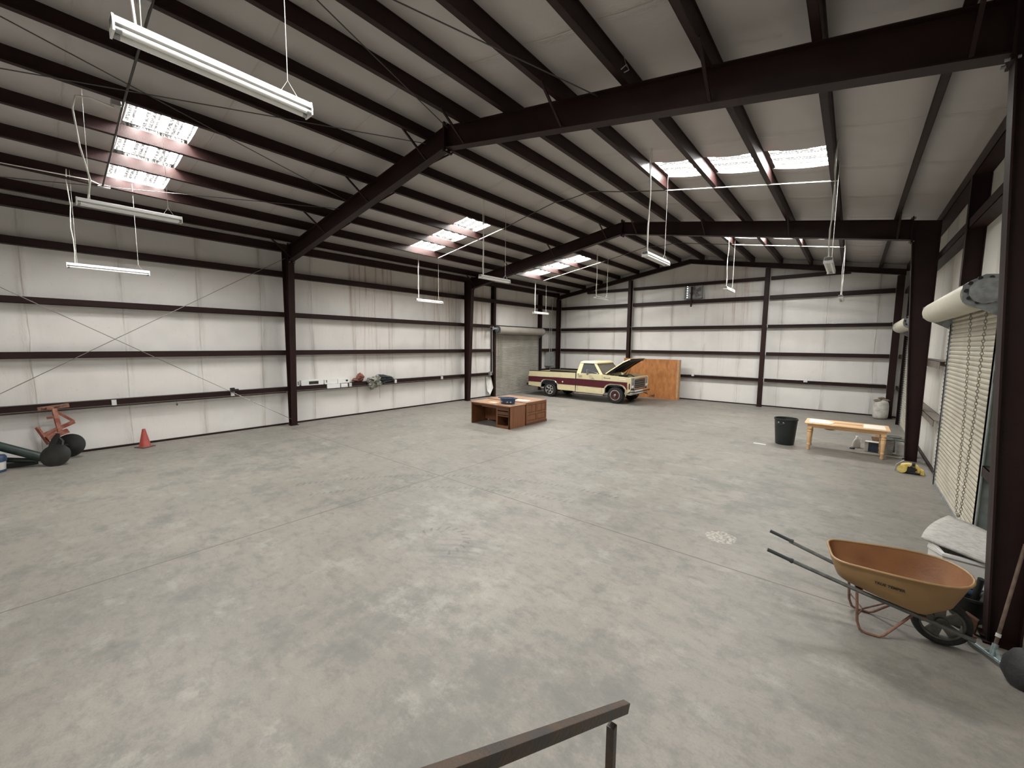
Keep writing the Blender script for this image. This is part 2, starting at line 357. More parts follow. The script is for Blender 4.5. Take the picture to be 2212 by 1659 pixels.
def tag(o, label, cat, group=None, kind=None):
    o['label'] = label
    if cat: o['category'] = cat
    if group: o['group'] = group
    if kind: o['kind'] = kind
    return o
def struct(o, label=None):
    o['kind'] = 'structure'
    if label: o['label'] = label
    return o
def thing(name, label, cat, loc=(0, 0, 0), rz=0, group=None):
    o = bpy.data.objects.new(name, None); C.objects.link(o); o.empty_display_size = .1
    o.location = loc; o.rotation_euler = (0, 0, rz)
    return tag(o, label, cat, group)
def copy_tree(o, parent=None):
    c = o.copy(); C.objects.link(c); c.parent = parent
    for ch in [x for x in bpy.data.objects if x.parent == o]: copy_tree(ch, c)
    return c

# ------------------------------------------------------------------ building dimensions
XL, XR, XC = -13.74, 1.50, -6.12          # wall skins and ridge line
YB, YE = -2.45, 20.70                     # back and end wall skins
RZ, SL = 6.835, .167                       # skin height at ridge, roof slope
def roofz(x): return RZ - SL * abs(x - XC)
PX_R = [-5.59, -4.56, -3.53, -2.50, -1.48, -.45, .60]      # purlins, right slope
PX_L = [2 * XC - x for x in PX_R]
SKY = [('L', 1.40, 2.30), ('L', 8.78, 9.82), ('L', 15.2, 16.27), ('R', 1.40, 2.30), ('R', 8.73, 9.66), ('R', 15.3, 16.32)]
def cells(side):
    p = PX_R if side == 'R' else PX_L
    return [tuple(sorted((p[k], p[k + 1]))) for k in (2, 3, 4)]

# ---- floor
b = MB(); b.box((XL - .3, YB - .3, -.15), (XR + .3, YE + .3, 0)); struct(b.build('floor', M['floor']), 'mottled grey concrete slab floor with sawn joints')
# ---- ceiling: insulation sagging between purlins, with openings under the skylights
def ceiling():
    b = MB(); ys = sorted({YB, YE} | {y for _, a, c in SKY for y in (a, c)} | {YB + i * 1.2 for i in range(1, 20)})
    edges = [XL] + sorted(PX_L) + [XC] + sorted(PX_R) + [XR]
    for x0, x1 in zip(edges, edges[1:]):
        n = 8; xs = [x0 + (x1 - x0) * i / n for i in range(n + 1)]
        def zf(x):
            t = (x - x0) / (x1 - x0); return roofz(x) - .035 * 4 * t * (1 - t)
        side = 'R' if x0 >= XC - .01 else 'L'
        iscell = any(abs(c[0] - x0) < .01 for c in cells(side))
        for y0, y1 in zip(ys, ys[1:]):
            if iscell and any(s == side and a - .001 <= y0 and y1 <= c + .001 for s, a, c in SKY): continue
            for i in range(n):
                xa, xb = xs[i], xs[i + 1]
                b.add([(xa, y0, zf(xa)), (xb, y0, zf(xb)), (xb, y1, zf(xb)), (xa, y1, zf(xa))], [(0, 1, 2, 3)])
        if iscell:
            for s, a, c in SKY:
                if s != side: continue
                for xx in (x0, x1): b.add([(xx, a, roofz(xx)), (xx, c, roofz(xx)), (xx, c, roofz(xx) + .07), (xx, a, roofz(xx) + .07)], [(0, 1, 2, 3)])
                for yy in (a, c):
                    for i in range(n):
                        xa, xb = xs[i], xs[i + 1]
                        b.add([(xa, yy, zf(xa)), (xb, yy, zf(xb)), (xb, yy, roofz(xb) + .07), (xa, yy, roofz(xa) + .07)], [(0, 1, 2, 3)])
    o = b.build('ceiling', M['ceiling'], smooth=True); struct(o, 'grey-white insulation draped over the purlins under the pitched roof')
    # outer roof sheet above
    b = MB()
    for sx in (-1, 1):
        xo = XC + sx * 7.9
        b.add([(XC, YB - .3, RZ + .2), (xo, YB - .3, roofz(xo) + .2), (xo, YE + .3, roofz(xo) + .2), (XC, YE + .3, RZ + .2)], [(0, 1, 2, 3)])
    struct(b.build('ceiling_roof_sheet', M['galv_dull'], solid=.01))
ceiling()
WN = {('L', 0): 'nearest left-slope', ('L', 1): 'middle left-slope', ('L', 2): 'farthest left-slope', ('R', 0): 'nearest right-slope', ('R', 1): 'middle right-slope', ('R', 2): 'farthest right-slope'}
cnt = {'L': 0, 'R': 0}
for i, (side, a, c) in enumerate(SKY):
    b = MB()
    for x0, x1 in cells(side):
        z0, z1 = roofz(x0) + .06, roofz(x1) + .06
        b.add([(x0 + .03, a, z0), (x1 - .03, a, z1), (x1 - .03, c, z1), (x0 + .03, c, z0)], [(0, 1, 2, 3)])
    o = b.build('window_%d' % (i + 1), M['sky']); struct(o, WN[(side, cnt[side])] + ' translucent skylight strip crossing three purlin gaps'); cnt[side] += 1

# ---- walls
DL = (15.12, 18.80, 3.05)                 # left roller door opening y0,y1,height
DR = [(7.50, 11.10, 3.05), (15.1, 18.75, 3.05)]
def wall_y(name, x, out, openings, m, label):
    b = MB(); zt = roofz(x); x0, x1 = (x - .12, x) if out < 0 else (x, x + .12)
    y = YB
    for a, c, h in sorted(openings):
        b.box((x0, y, 0), (x1, a, zt)); b.box((x0, a, h), (x1, c, zt)); y = c
    b.box((x0, y, 0), (x1, YE, zt)); struct(b.build(name, m), label)
wall_y('wall_left', XL, -1, [DL], M['wall_left'], 'long left wall of white vinyl-faced insulation with brown water runs')
wall_y('wall_right', XR, 1, DR, M['wall_right'], 'right wall of white vinyl-faced insulation beside the roller doors')
def gable(name, y0, y1, m, label):
    b = MB(); b.xz([(XL, 0), (XR, 0), (XR, roofz(XR)), (XC, RZ), (XL, roofz(XL))], y0, y1); struct(b.build(name, m), label)
gable('wall_end', YE, YE + .12, M['wall_end'], 'far gable wall of white insulation split by dark girts')
gable('wall_back', YB - .12, YB, M['wall_end'], 'gable wall behind the viewpoint')
# base angle along walls
def trim(n, segs, label):
    b = MB()
    for a, c in segs: b.box(a, c)
    struct(b.build(n, M['steel']), label)
trim('trim_1', [((XL, YB, 0), (XL + .05, 15.0, .045)), ((XL, 18.9, 0), (XL + .05, YE, .045))], 'dark base angle along the left wall')
trim('trim_2', [((XL, YE - .05, 0), (XR, YE, .045))], 'dark base angle along the end wall')
trim('trim_3', [((XR - .05, YB, 0), (XR, 7.4, .045)), ((XR - .05, 11.25, 0), (XR, 15.0, .045)), ((XR - .05, 18.9, 0), (XR, YE, .045))], 'dark base angle along the right wall')

# ------------------------------------------------------------------ steel frame
ORD = ['first', 'second', 'third', 'fourth', 'fifth', 'sixth', 'seventh']
def purlin(x, side, label):
    s = 1 if side == 'R' else -1; zt = roofz(x); h = .226; t = .006
    b = MB()
    prof = [(x, zt - h), (x, zt)]
    b.box((x - t / 2, YB, zt - h), (x + t / 2, YE, zt))
    b.box((min(x, x - s * .08), YB, zt - h), (max(x, x - s * .08), YE, zt - h + t))
    xl = x - s * .08; b.box((xl - t / 2, YB, zt - h), (xl + t / 2, YE, zt - h + .022))
    b.box((min(x, x + s * .08), YB, zt - t), (max(x, x + s * .08), YE, zt))
    return tag(b.build('roof_purlin', M['purlin']), label, 'purlin', 'dark roof purlins running the length of the building')
for k, x in enumerate(PX_R): purlin(x, 'R', 'dark steel roof purlin, %s down the right slope from the ridge' % ORD[k])
for k, x in enumerate(PX_L): purlin(x, 'L', 'dark steel roof purlin, %s down the left slope from the ridge' % ORD[k])
for x, nm in ((XL + .11, 'left'), (XR - .11, 'right')):
    b = MB(); z = roofz(x) - .035; b.box((x - .1, YB, z - .2), (x + .1, YE, z - .19)); b.box((x - .1, YB, z - .2), (x - .092, YE, z)); b.box((x + .092, YB, z - .2), (x + .1, YE, z))
    tag(b.build('eave_strut', M['purlin']), 'dark eave strut along the top of the %s wall' % nm, 'eave strut')

RT = lambda x: roofz(x) - .226                                     # top of rafter
def RB(x):
    d = abs(x - XC); return 6.25 - (6.25 - 5.02) * d / 6.97       # bottom of rafter
FW, FT = .175, .014
def frame(yc, nm):
    for s in (-1, 1):
        side = 'right' if s > 0 else 'left'
        X = lambda d: XC + s * d
        k = 6.97; xo = 7.42                                       # knee and outer flange distance from ridge
        # column
        t = thing('steel_column', 'tapered dark red-brown column on the %s wall at the %s frame' % (side, nm), 'column', (X(7.25), yc, 0), 0, 'tapered wall columns')
        def bl(mb, name, m=M['steel'], **kw):
            o = mb.xform(Matrix.Translation((-X(7.25), -yc, 0))).build(name, m, t, **kw); return o
        b = MB(); zk = 5.02; base = 7.22
        b.xz([(X(base), 0), (X(xo), 0), (X(xo), RT(X(xo))), (X(k), RT(X(k))), (X(k), zk)], yc - .005, yc + .005); bl(b, 'web')
        b = MB(); b.xz([(X(base), 0), (X(k), zk), (X(k + FT), zk), (X(base + FT), 0)], yc - FW / 2, yc + FW / 2); bl(b, 'inner_flange')
        b = MB(); b.box((min(X(xo), X(xo - FT)), yc - FW / 2, 0), (max(X(xo), X(xo - FT)), yc + FW / 2, RT(X(xo)) - .01)); bl(b, 'outer_flange')
        b = MB(); b.box((min(X(base - .03), X(xo)), yc - .12, 0), (max(X(base - .03), X(xo)), yc + .12, .015)); bl(b, 'base_plate')
        b = MB(); xa, xb = sorted((X(k - .02), X(k + .002))); b.box((xa, yc - .10, zk - .07), (xb, yc + .10, RT(X(k)) + .07)); bl(b, 'end_plate')
        for zz in (zk - .045, RT(X(k)) + .045):
            for dy in (-.06, .06): b = MB(); b.cyl((X(k - .05), yc + dy, zz), (X(k + .04), yc + dy, zz), .014, 6); bl(b, 'bolt', M['galv_dull'])
        # rafter
        r = thing('steel_rafter', 'deep dark red-brown rafter of the %s frame, %s slope' % (nm, side), 'rafter', (X(3.5), yc, 5.6), 0, 'main roof rafters')
        def br(mb, name, m=M['steel'], **kw):
            return mb.xform(Matrix.Translation((-X(3.5), -yc, -5.6))).build(name, m, r, **kw)
        e0 = .012; k2 = k - .022
        b = MB(); b.xz([(X(e0), RB(X(e0))), (X(k2), RB(X(k2))), (X(k2), RT(X(k2))), (X(e0), RT(X(e0)))], yc - .005, yc + .005); br(b, 'web')
        b = MB(); b.xz([(X(e0), RB(X(e0)) - FT), (X(k2), RB(X(k2)) - FT), (X(k2), RB(X(k2))), (X(e0), RB(X(e0)))], yc - FW / 2, yc + FW / 2); br(b, 'bottom_flange')
        b = MB(); b.xz([(X(e0), RT(X(e0)) - FT), (X(k2), RT(X(k2)) - FT), (X(k2), RT(X(k2)) - .001), (X(e0), RT(X(e0)) - .001)], yc - FW / 2, yc + FW / 2); br(b, 'top_flange')
        b = MB(); xa, xb = sorted((X(.0), X(.02))); b.box((xa, yc - .10, 6.25 - .09), (xb, yc + .10, RT(XC) + .08)); br(b, 'ridge_plate')
        for zz in (6.25 - .055, RT(XC) + .05):
            for dy in (-.055, .055): b = MB(); b.cyl((X(-.0), yc + dy, zz), (X(.05), yc + dy, zz), .014, 6); br(b, 'bolt', M['galv_dull'])
        # flange braces
        ps = PX_R if s > 0 else PX_L
        for kk in (0, 2, 4, 6):
            px = ps[kk]
            for dy in (-1, 1):
                zt = roofz(px) - .21; zb = RB(px)
                b = MB(); b.bar((px, yc + dy * .62, zt), (px, yc + dy * .09, zb + .01), .032, .032); br(b, 'flange_brace')
frame(5.44, 'near'); frame(13.06, 'middle')

# end-wall frame
def end_rafter(s):
    side = 'right' if s > 0 else 'left'; X = lambda d: XC + s * d; b = MB(); y0, y1 = 20.32, 20.52
    bz = lambda x: RT(x) - .20
    b.xz([(X(0), bz(X(0))), (X(7.4), bz(X(7.4))), (X(7.4), RT(X(7.4)) - .005), (X(0), RT(X(0)) - .005)], y0 + .095, y0 + .105)
    for zf in (lambda x: bz(x), lambda x: RT(x) - .017): b.xz([(X(0), zf(X(0))), (X(7.4), zf(X(7.4))), (X(7.4), zf(X(7.4)) + .012), (X(0), zf(X(0)) + .012)], y0 + .02, y1)
    tag(b.build('gable_rafter', M['steel']), 'shallow dark rafter along the top of the end wall, %s slope' % side, 'rafter')
end_rafter(-1); end_rafter(1)
EC = [-13.38, -9.02, -2.97, 1.16]
ECN = ['left corner', 'left middle', 'right middle', 'right corner']
for x, nm in zip(EC, ECN):
    b = MB(); zt = RT(x) - .225; y0, y1 = 20.30, 20.50; wd = .08 if 'middle' in nm else .10
    b.box((x - wd, y0, 0), (x + wd, y0 + .012, zt)); b.box((x - wd, y1 - .012, 0), (x + wd, y1, zt)); b.box((x - .005, y0 + .012, 0), (x + .005, y1 - .012, zt))
    b.box((x - wd - .02, y0 - .02, 0), (x + wd + .02, y1 + .02, .012))
    tag(b.build('end_wall_column', M['steel']), 'dark steel end wall post, the %s one' % nm, 'column', 'end wall posts')

GZ = [(1.075, 1.20), (2.20, 2.345), (3.375, 3.515), (4.58, 4.74)]
GN = ['lowest', 'second lowest', 'third', 'topmost']
def girt_y(xw, s, z0, z1, y0, y1, label, group, m=None):
    """horizontal girt on a side wall; s=+1 projects towards +x"""
    b = MB(); xi = xw + s * .20; t = .008
    b.box((min(xi, xi - s * t), y0, z0), (max(xi, xi - s * t), y1, z1))
    zz = z1 if z0 < CZ else z0 + t
    b.box((min(xw, xi), y0, zz - t), (max(xw, xi), y1, zz))
    zz2 = z0 + .02 if z0 < CZ else z1 - .02
    b.box((min(xw, xw + s * .01), y0, z0 + .02), (max(xw, xw + s * .01), y1, z1))
    tag(b.build('wall_girt', m or M['steel']), label, 'girt', group)
def girt_x(x0, x1, z0, z1, label, group):
    b = MB(); yi = YE - .19; t = .008
    b.box((x0, yi, z0), (x1, yi + t, z1)); zz = z1 if z0 < CZ else z0 + t
    b.box((x0, yi, zz - t), (x1, YE, zz))
    tag(b.build('wall_girt', M['steel']), label, 'girt', group)
for k, (z0, z1) in enumerate(GZ):
    if k < 2:
        girt_y(XL, 1, z0, z1, YB, 15.0, '%s dark girt on the left wall, near side of the roller door' % GN[k], 'left wall girts')
        girt_y(XL, 1, z0, z1, 18.92, YE - .2, '%s dark girt on the left wall, in the corner past the roller door' % GN[k], 'left wall girts')
    else: girt_y(XL, 1, z0, z1, YB, YE - .2, '%s dark girt on the left wall, running the full length' % GN[k], 'left wall girts')
ez = GZ + [(5.40, 5.53)]; en = GN[:3] + ['fourth', 'topmost']
BAYN = ['left bay', 'middle bay', 'right bay']
for k, (z0, z1) in enumerate(ez):
    for i in range(3):
        x0, x1 = EC[i] + .11, EC[i + 1] - .11
        if k == 4:
            if i == 0: x0 = -11.6
            if i == 2: x1 = -.25
        girt_x(x0, x1, z0, z1, '%s dark girt on the end wall, %s' % (en[k], BAYN[i]), 'end wall girts')
for k, (z0, z1) in enumerate([GZ[0], GZ[1], (4.52, 4.67)]):
    if k < 2: segs = [(YB, 7.35, 'beside the near door'), (11.3, 14.95, 'between the two roller doors'), (18.9, YE - .2, 'in the far corner')]
    else: segs = [(YB, YE - .2, 'above the roller doors')]
    for a, c, t_ in segs: girt_y(XR, -1, z0, z1, a, c, '%s %s girt on the right wall %s' % (['lowest', 'second lowest', 'topmost'][k], 'dusty grey' if 'between' in t_ else 'dark', t_), 'right wall girts', M['slab_dark'] if 'between' in t_ else None)
# door jambs
def jamb(x, s, y, h, label, z0=0):
    b = MB(); xi = x + s * .21; b.box((min(x, xi), y - .006, z0), (max(x, xi), y + .006, h)); b.box((min(xi, xi + s * .01), y - .07, z0), (max(xi, xi + s * .01), y + .07, h))
    b.box((min(x, x + s * .01), y - .07, z0), (max(x, x + s * .01), y + .07, h))
    tag(b.build('door_jamb_post', M['steel']), label, 'door post', 'door posts')
jamb(XL, 1, 15.02, roofz(XL) - .22, 'dark full-height post on the near side of the left roller door')
jamb(XL, 1, 18.90, roofz(XL) - .22, 'dark full-height post on the far side of the left roller door')
b = MB(); b.box((XR - .20, 7.40, 0), (XR - .015, 7.49, 3.1)); b.box((XR - .20, 7.33, 0), (XR - .19, 7.49, 3.1)); tag(b.build('door_jamb_post', M['guide_green']), 'grey-green post on the near side of the near right roller door', 'door post', 'door posts')
jamb(XR, -1, 10.0, roofz(XR) - .22, 'short dark post above the near right roller door', 3.62)
jamb(XR, -1, 18.88, roofz(XR) - .22, 'dark post on the far side of the far right roller door')

# ------------------------------------------------------------------ roller doors
def chain_mesh(path, m, parent, link=.045, r=.0033, every=1):
    """oval links alternating by 90 degrees along a polyline"""
    pts = [Vector(p) for p in path]; seg = [(pts[i], pts[i + 1]) for i in range(len(pts) - 1)]
    b = MB(); k = 0; carry = 0.0
    for p, q in seg:
        L = (q - p).length; d = (q - p) / L; s_ = carry
        while s_ < L:
            c = p + d * s_; u = d.cross(Vector((1, 0, 0) if k % 2 else (0, 1, .3))).normalized()
            ring = [c + d * math.cos(a) * link * .62 + u * math.sin(a) * link * .30 for a in [2 * PI * j / 8 for j in range(8)]]
            b.tube(ring, r, 4, close=True); k += 1; s_ += link * .92
        carry = s_ - L
    return b.build('pull_chain', m, parent, smooth=True)
def roller_door(idx, xw, s, y0, y1, h, m, label, chain=None, rollx=.34, rr=.19, roll=None):
    t = bpy.data.objects.new('door_%d' % idx, None); C.objects.link(t); t.location = (xw, (y0 + y1) / 2, 0); struct(t, label)
    def bl(mb, name, mm, **kw): return mb.xform(Matrix.Translation((-xw, -(y0 + y1) / 2, 0))).build(name, mm, t, **kw)
    xc = xw + s * .10
    # curtain: curved slats
    b = MB(); pitch = .0725; z = .03; prof = []
    while z < h + .16:
        for f, d in ((0, 0), (.10, .016), (.5, .024), (.82, .016), (.92, .0)): prof.append((xc + s * d, z + f * pitch))
        z += pitch
    vs = [(p[0], y0 + .02, p[1]) for p in prof] + [(p[0], y1 - .02, p[1]) for p in prof]; n = len(prof)
    b.add(vs, [(i, i + 1, n + i + 1, n + i) for i in range(n - 1)])
    bl(b, 'slat_curtain', m)
    b = MB(); b.box((xc - .02, y0 + .02, 0), (xc + .03 * s + .001, y1 - .02, .05)); bl(b, 'bottom_bar', M['galv_dull'])
    # slat end locks + guides
    for yy, sg in ((y0, 1), (y1, -1)):
        b = MB(); b.box((min(xw, xc + s * .045), yy - .05, 0), (max(xw, xc + s * .045), yy - .042, h)); b.box((min(xc + s * .035, xc + s * .045), min(yy - .05, yy + sg * .03), 0), (max(xc + s * .035, xc + s * .045), max(yy - .05, yy + sg * .03), h))
        bl(b, 'guide_rail', M['galv_dull'])
        b = MB(); z = .05
        while z < h:
            b.add([(xc + s * .048, yy + sg * .05, z), (xc + s * .048, yy + sg * .005, z + .018), (xc + s * .048, yy + sg * .05, z + .036), (xc + s * .062, yy + sg * .03, z + .018)], [(0, 1, 3), (1, 2, 3), (2, 0, 3), (0, 2, 1)]); z += pitch
        bl(b, 'slat_end_locks', M['galv'])
    # roll of curtain above
    xr = xw + s * rollx; zr = h + .22
    b = MB(); b.cyl((xr, y0 - .02, zr), (xr, y1 + .02, zr), rr, 32); bl(b, 'curtain_roll', roll or M['hood'], smooth=True)
    # end brackets + gear
    for yy, sg, nm in ((y0 - .05, -1, 'near'), (y1 + .05, 1, 'far')):
        b = MB(); pl = [(xw, zr - .35), (xw + s * .12, zr - .33), (xr + s * rr * .9, zr - .10), (xr + s * rr * .95, zr + .1), (xr, zr + rr + .03), (xw, zr + rr)]
        b.xz(pl, yy, yy + sg * .008); bl(b, 'end_bracket', M['galv_dull'])
        b = MB(); b.cyl((xr, yy - sg * .03, zr), (xr, yy + sg * .06, zr), .03, 12); b.bar((xw + s * .03, yy + sg * .02, zr - .25), (xr, yy + sg * .02, zr - .02), .02, .03)
        bl(b, 'axle_and_stay', M['galv'], smooth=True)
    b = MB(); b.lathe([(.165, 0), (.165, .025)], (xr, y0 - .045, zr), 'Y', 28); b.lathe([(.13, 0), (.15, .01), (.15, .03), (.13, .04)], (xr - s * .02, y0 - .115, zr + .02), 'Y', 24)
    bl(b, 'chain_wheel', M['galv_dull'], smooth=True)
    b = MB()
    for a in range(10):
        aa = a * 2 * PI / 10; b.cyl((xr + .15 * math.cos(aa), y0 - .10, zr + .03 + .15 * math.sin(aa)), (xr + .15 * math.cos(aa), y0 - .07, zr + .03 + .15 * math.sin(aa)), .022, 8)
    bl(b, 'chain_pockets', M['black'], smooth=True)
    if chain:
        off = Vector((-xw, -(y0 + y1) / 2, 0)); o = chain_mesh([Vector(p) + off for p in chain], M['chain'], t)
    return t
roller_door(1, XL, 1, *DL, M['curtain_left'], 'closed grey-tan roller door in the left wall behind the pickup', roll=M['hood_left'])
cx = 1.30
arc = [(cx, 8.33 + .17 * math.cos(a), .44 - .20 * math.sin(a)) for a in [i * PI / 8 for i in range(9)]]
roller_door(2, XR, -1, *DR[0], M['curtain'], 'closed tan roller door in the right wall beside the wheelbarrow',
            [(cx - .03, 8.82, 3.2), (cx, 8.68, 1.8)] + arc + [(cx, 8.04, 1.8), (cx - .03, 7.88, 3.2)])
roller_door(3, XR, -1, *DR[1], M['curtain'], 'closed tan roller door in the right wall, the far one', [(cx, 15.4, 3.1), (cx, 15.4, .6), (cx, 15.55, .5), (cx, 15.7, .6), (cx, 15.7, 3.1)])
# left door operator shaft, chains and wires
b = MB(); b.cyl((XL + .34, 14.62, 3.33), (XL + .34, 15.05, 3.33), .05, 12); b.box((XL + .25, 14.62, 3.26), (XL + .43, 14.70, 3.42)); b.box((XL + .26, 15.06, 3.12), (XL + .46, 15.2, 3.34))
tag(b.build('door_operator', M['galv_dull']), 'grey operator shaft and gearbox at the near end of the left door roll', 'door operator')
b = MB(); b.tube([(XL + .36, 14.64, 3.3), (XL + .36, 14.66, 1.2)], .012, 6); b.tube([(XL + .33, 14.70, 3.3), (XL + .34, 14.72, 1.2)], .008, 6); b.box((XL + .2, 14.58, 1.08), (XL + .3, 14.72, 1.25))
tag(b.build('drop_conduit', M['conduit']), 'thin conduit dropping to a switch box beside the left roller door', 'conduit')
b = MB()
for yy in (15.30, 15.45, 15.58): b.tube([(XL + .19, yy, 3.0), (XL + .17, yy + .01, .9)], .007, 5)
tag(b.build('door_pull_chain', M['chain']), 'chain strands hanging down the left roller door', 'chain')
# electrical equipment in the left far corner
t = thing('electrical_panel', 'grey electrical cabinet with conduits in the far left corner', 'electrical panel', (XL + .2, 19.75, 0))
b = MB(); b.box((-.19, -.22, 1.35), (.16, .22, 2.15)); b.build('cabinet', M['conduit'], t, bevel=.01)
b = MB(); b.box((.16, -.19, 1.38), (.17, .19, 2.12)); b.build('cabinet_door', M['galv_dull'], t, bevel=.004)
b = MB(); b.tube([(.08, -.10, 2.15), (.08, -.10, 3.9)], .022, 8); b.build('riser_conduit', M['conduit'], t, smooth=True)
b = MB(); b.tube([(.08, .08, 2.15), (.08, .08, 5.2)], .016, 8); b.build('riser_conduit', M['conduit'], t, smooth=True)
b = MB(); b.tube([(.08, -.02, .0), (.08, -.02, 1.36)], .03, 8); b.build('feed_conduit', M['galv_dull'], t, smooth=True)

# ------------------------------------------------------------------ fluorescent lights
def fixture():
    t = thing('fluorescent_light', '', 'light fixture')
    L = 1.22
    b = MB(); b.yz([(0, 0), (0, 0)] and [(0, 0), (L, 0), (L, .001), (0, .001)], 0, 0) if False else None
    b = MB(); b.prism([(-.045, 0, .085), (.045, 0, .085), (.062, 0, .035), (.02, 0, .028), (-.02, 0, .028), (-.062, 0, .035)], (0, 0, 0), (0, L, 0)); b.build('channel', M['white'], t, bevel=.003)
    for y in (0, L - .012):
        b = MB(); b.prism([(-.050, y, .087), (.050, y, .087), (.064, y, .030), (.062, y, -.016), (-.062, y, -.016), (-.064, y, .030)], (0, 0, 0), (0, .012, 0)); b.build('end_cap', M['white'], t)
    for x in (-.040, .040):
        b = MB(); b.cyl((x, .02, .004), (x, L - .02, .004), .019, 14); tb = b.build('lamp_tube', M['tube_glass'], t, smooth=True)
        for ya in (.013, L - .045): b = MB(); b.cyl((x, ya, .004), (x, ya + .032, .004), .0195, 14); b.build('tube_end_cap', M['galv'], tb, smooth=True)
    return t
fx0 = fixture()
LG = 'hanging fluorescent lights'
LIGHTS = [  # x, y, z, rot, label
    (-3.70, .52, 4.53, 0, 'white two-tube fluorescent light hanging nearest the viewpoint'),
    (-8.80, .71, 4.58, 0, 'dim fluorescent light hanging just below the nearest left skylight'),
    (-11.78, .74, 4.01, 0, 'fluorescent light hanging close to the left wall above the traffic cone'),
    (-12.10, 9.22, 4.10, 0, 'fluorescent light hanging in front of the stained left wall panels'),
    (-7.92, 8.18, 4.39, 0, 'fluorescent light with a bright loose tube, hanging before the middle left rafter'),
    (-3.19, 7.81, 4.31, 0, 'bright fluorescent light hanging under the ridge, in front of the end wall rafter'),
    (-12.0, 16.08, 4.09, 0, 'fluorescent light hanging in front of the left roller door'),
    (-8.18, 15.10, 4.50, 0, 'pale fluorescent light hanging above the pickup cab'),
    (-3.50, 15.60, 4.54, .0, 'small far fluorescent light hanging right of the wall fan'),
    (-.40, 8.33, 3.94, 0, 'fluorescent light seen end on below the middle right skylight'),
    (-.385, 15.5, 4.03, 0, 'smallest far fluorescent light seen end on at the right')]
roots = [fx0 if i == 0 else copy_tree(fx0) for i in range(len(LIGHTS))]
for i, (x, y, z, r, lab) in enumerate(LIGHTS):
    t = roots[i]
    t.location = (x, y, z); t.rotation_euler = (0, 0, r); t['label'] = lab; t['group'] = LG
    # hangers
    near = x; zt = roofz(x) - .04
    ph = random.random() * 6
    cordpts = [(math.sin(k * 1.3 + ph) * .018 + (near - x) * (k / 8) ** 2 * .6, .12 + math.cos(k * 1.7 + ph) * .015, .09 + (zt - z - .09) * k / 8) for k in range(9)]
    cordpts[0] = (0, .12, .086); cordpts[-1] = (near - x, .12, zt - z)
    if i != 1: b = MB(); b.tube(cordpts, .009 if i < 3 else .011, 6); b.build('power_cord', M['cord'], t, smooth=True)
    b = MB(); b.tube([(-.01, .15, .086), (near - x, .16, zt - z)], .003 if i < 3 else .005, 5); b.build('hanger_wire', M['cord'], t)
    b = MB(); b.tube([(0, 1.05, .2), (near - x, 1.05, zt - z)], .003 if i < 3 else .005, 5); b.tube([(-.03, .99, .086), (0, 1.05, .2), (.03, 1.11, .086)], .003 if i < 3 else .004, 5); b.build('hanger_wire', M['cord'], t)

# ------------------------------------------------------------------ conduits, cables, rods
def pipe(name, pts, r, m, label, cat, n=8):
    b = MB(); b.tube(pts, r, n); return tag(b.build(name, m, smooth=True), label, cat)
def und(x, y, d=.24): return (x, y, roofz(x) - d)
pipe('cross_conduit', [und(-.43, 9.86), und(-3.60, 9.86)], .011, M['cord'], 'white conduit crossing purlins below the middle right skylight', 'conduit')
pipe('cross_conduit', [und(-3.45, 16.42), und(-.39, 16.42)], .011, M['cord'], 'white conduit crossing purlins below the farthest right skylight', 'conduit')
pipe('cross_conduit', [und(-11.75, 9.95), und(-8.6, 9.95)], .014, M['cord'], 'white conduit crossing purlins beside the middle left skylight', 'conduit')
pipe('cross_conduit', [und(-11.75, 16.5), und(-8.5, 16.5)], .014, M['cord'], 'white conduit crossing purlins beside the farthest left skylight', 'conduit')
pipe('ridge_cable', [und(-8.6, 9.95), und(-7.5, 9.85), und(-6.6, 9.8), (-6.1, 9.75, 6.48), und(-5.4, 9.6), und(-4.5, 9.8), und(-3.6, 9.86)], .012, M['darkwire'], 'dark cable crossing under the ridge between the middle skylights', 'cable', 6)
pipe('ridge_cable', [und(-8.5, 16.5), und(-7.5, 16.45), und(-6.6, 16.4), (-6.1, 16.4, 6.47), und(-5.4, 16.3), und(-4.5, 16.4), und(-3.45, 16.42)], .012, M['darkwire'], 'dark cable crossing under the ridge between the farthest skylights', 'cable', 6)
pipe('cross_conduit', [und(-6.49, 1.3), und(-8.72, 1.3), und(-11.75, 1.34)], .015, M['darkwire'], 'dark conduit crossing purlins beside the nearest left skylight', 'conduit')
b = MB(); x, y, z = und(-6.55, 1.22, .25); b.box((x - .09, y - .05, z - .04), (x + .07, y + .06, z + .06)); tag(b.build('junction_box', M['conduit'], bevel=.005), 'grey junction box at the top of the dark conduit near the ridge', 'junction box')
b = MB(); x, y, z = und(-8.80, 1.22, .24); b.box((x - .06, y - .05, z - .03), (x + .05, y + .06, z + .05)); tag(b.build('junction_box', M['conduit'], bevel=.005), 'grey junction box at the corner of the nearest left skylight', 'junction box')
pipe('loose_cable', [(-8.80, 1.2, 6.09), (-8.80, .95, 6.12), (-8.79, .80, 6.08), (-8.78, .76, 5.9), (-8.80, .80, 5.4), (-8.80, .88, 4.95), (-8.80, .84, 4.68)], .012, M['cord'], 'pale cord looping from the skylight corner box down to the dim light', 'cable', 6)
pipe('outlet_conduit', [und(-11.75, 1.35, .225), und(-11.6, 1.15, .225), und(-11.7, -.2, .23)], .010, M['cord'], 'white conduit running from the skylight foot toward the near wall', 'conduit', 6)
b = MB(); x, y, z = und(-11.75, 1.36, .235); b.box((x - .04, y - .09, z - .02), (x + .04, y + .09, z + .03)); tag(b.build('junction_box', M['white'], bevel=.004), 'small white junction box at the foot of the nearest left skylight', 'junction box')
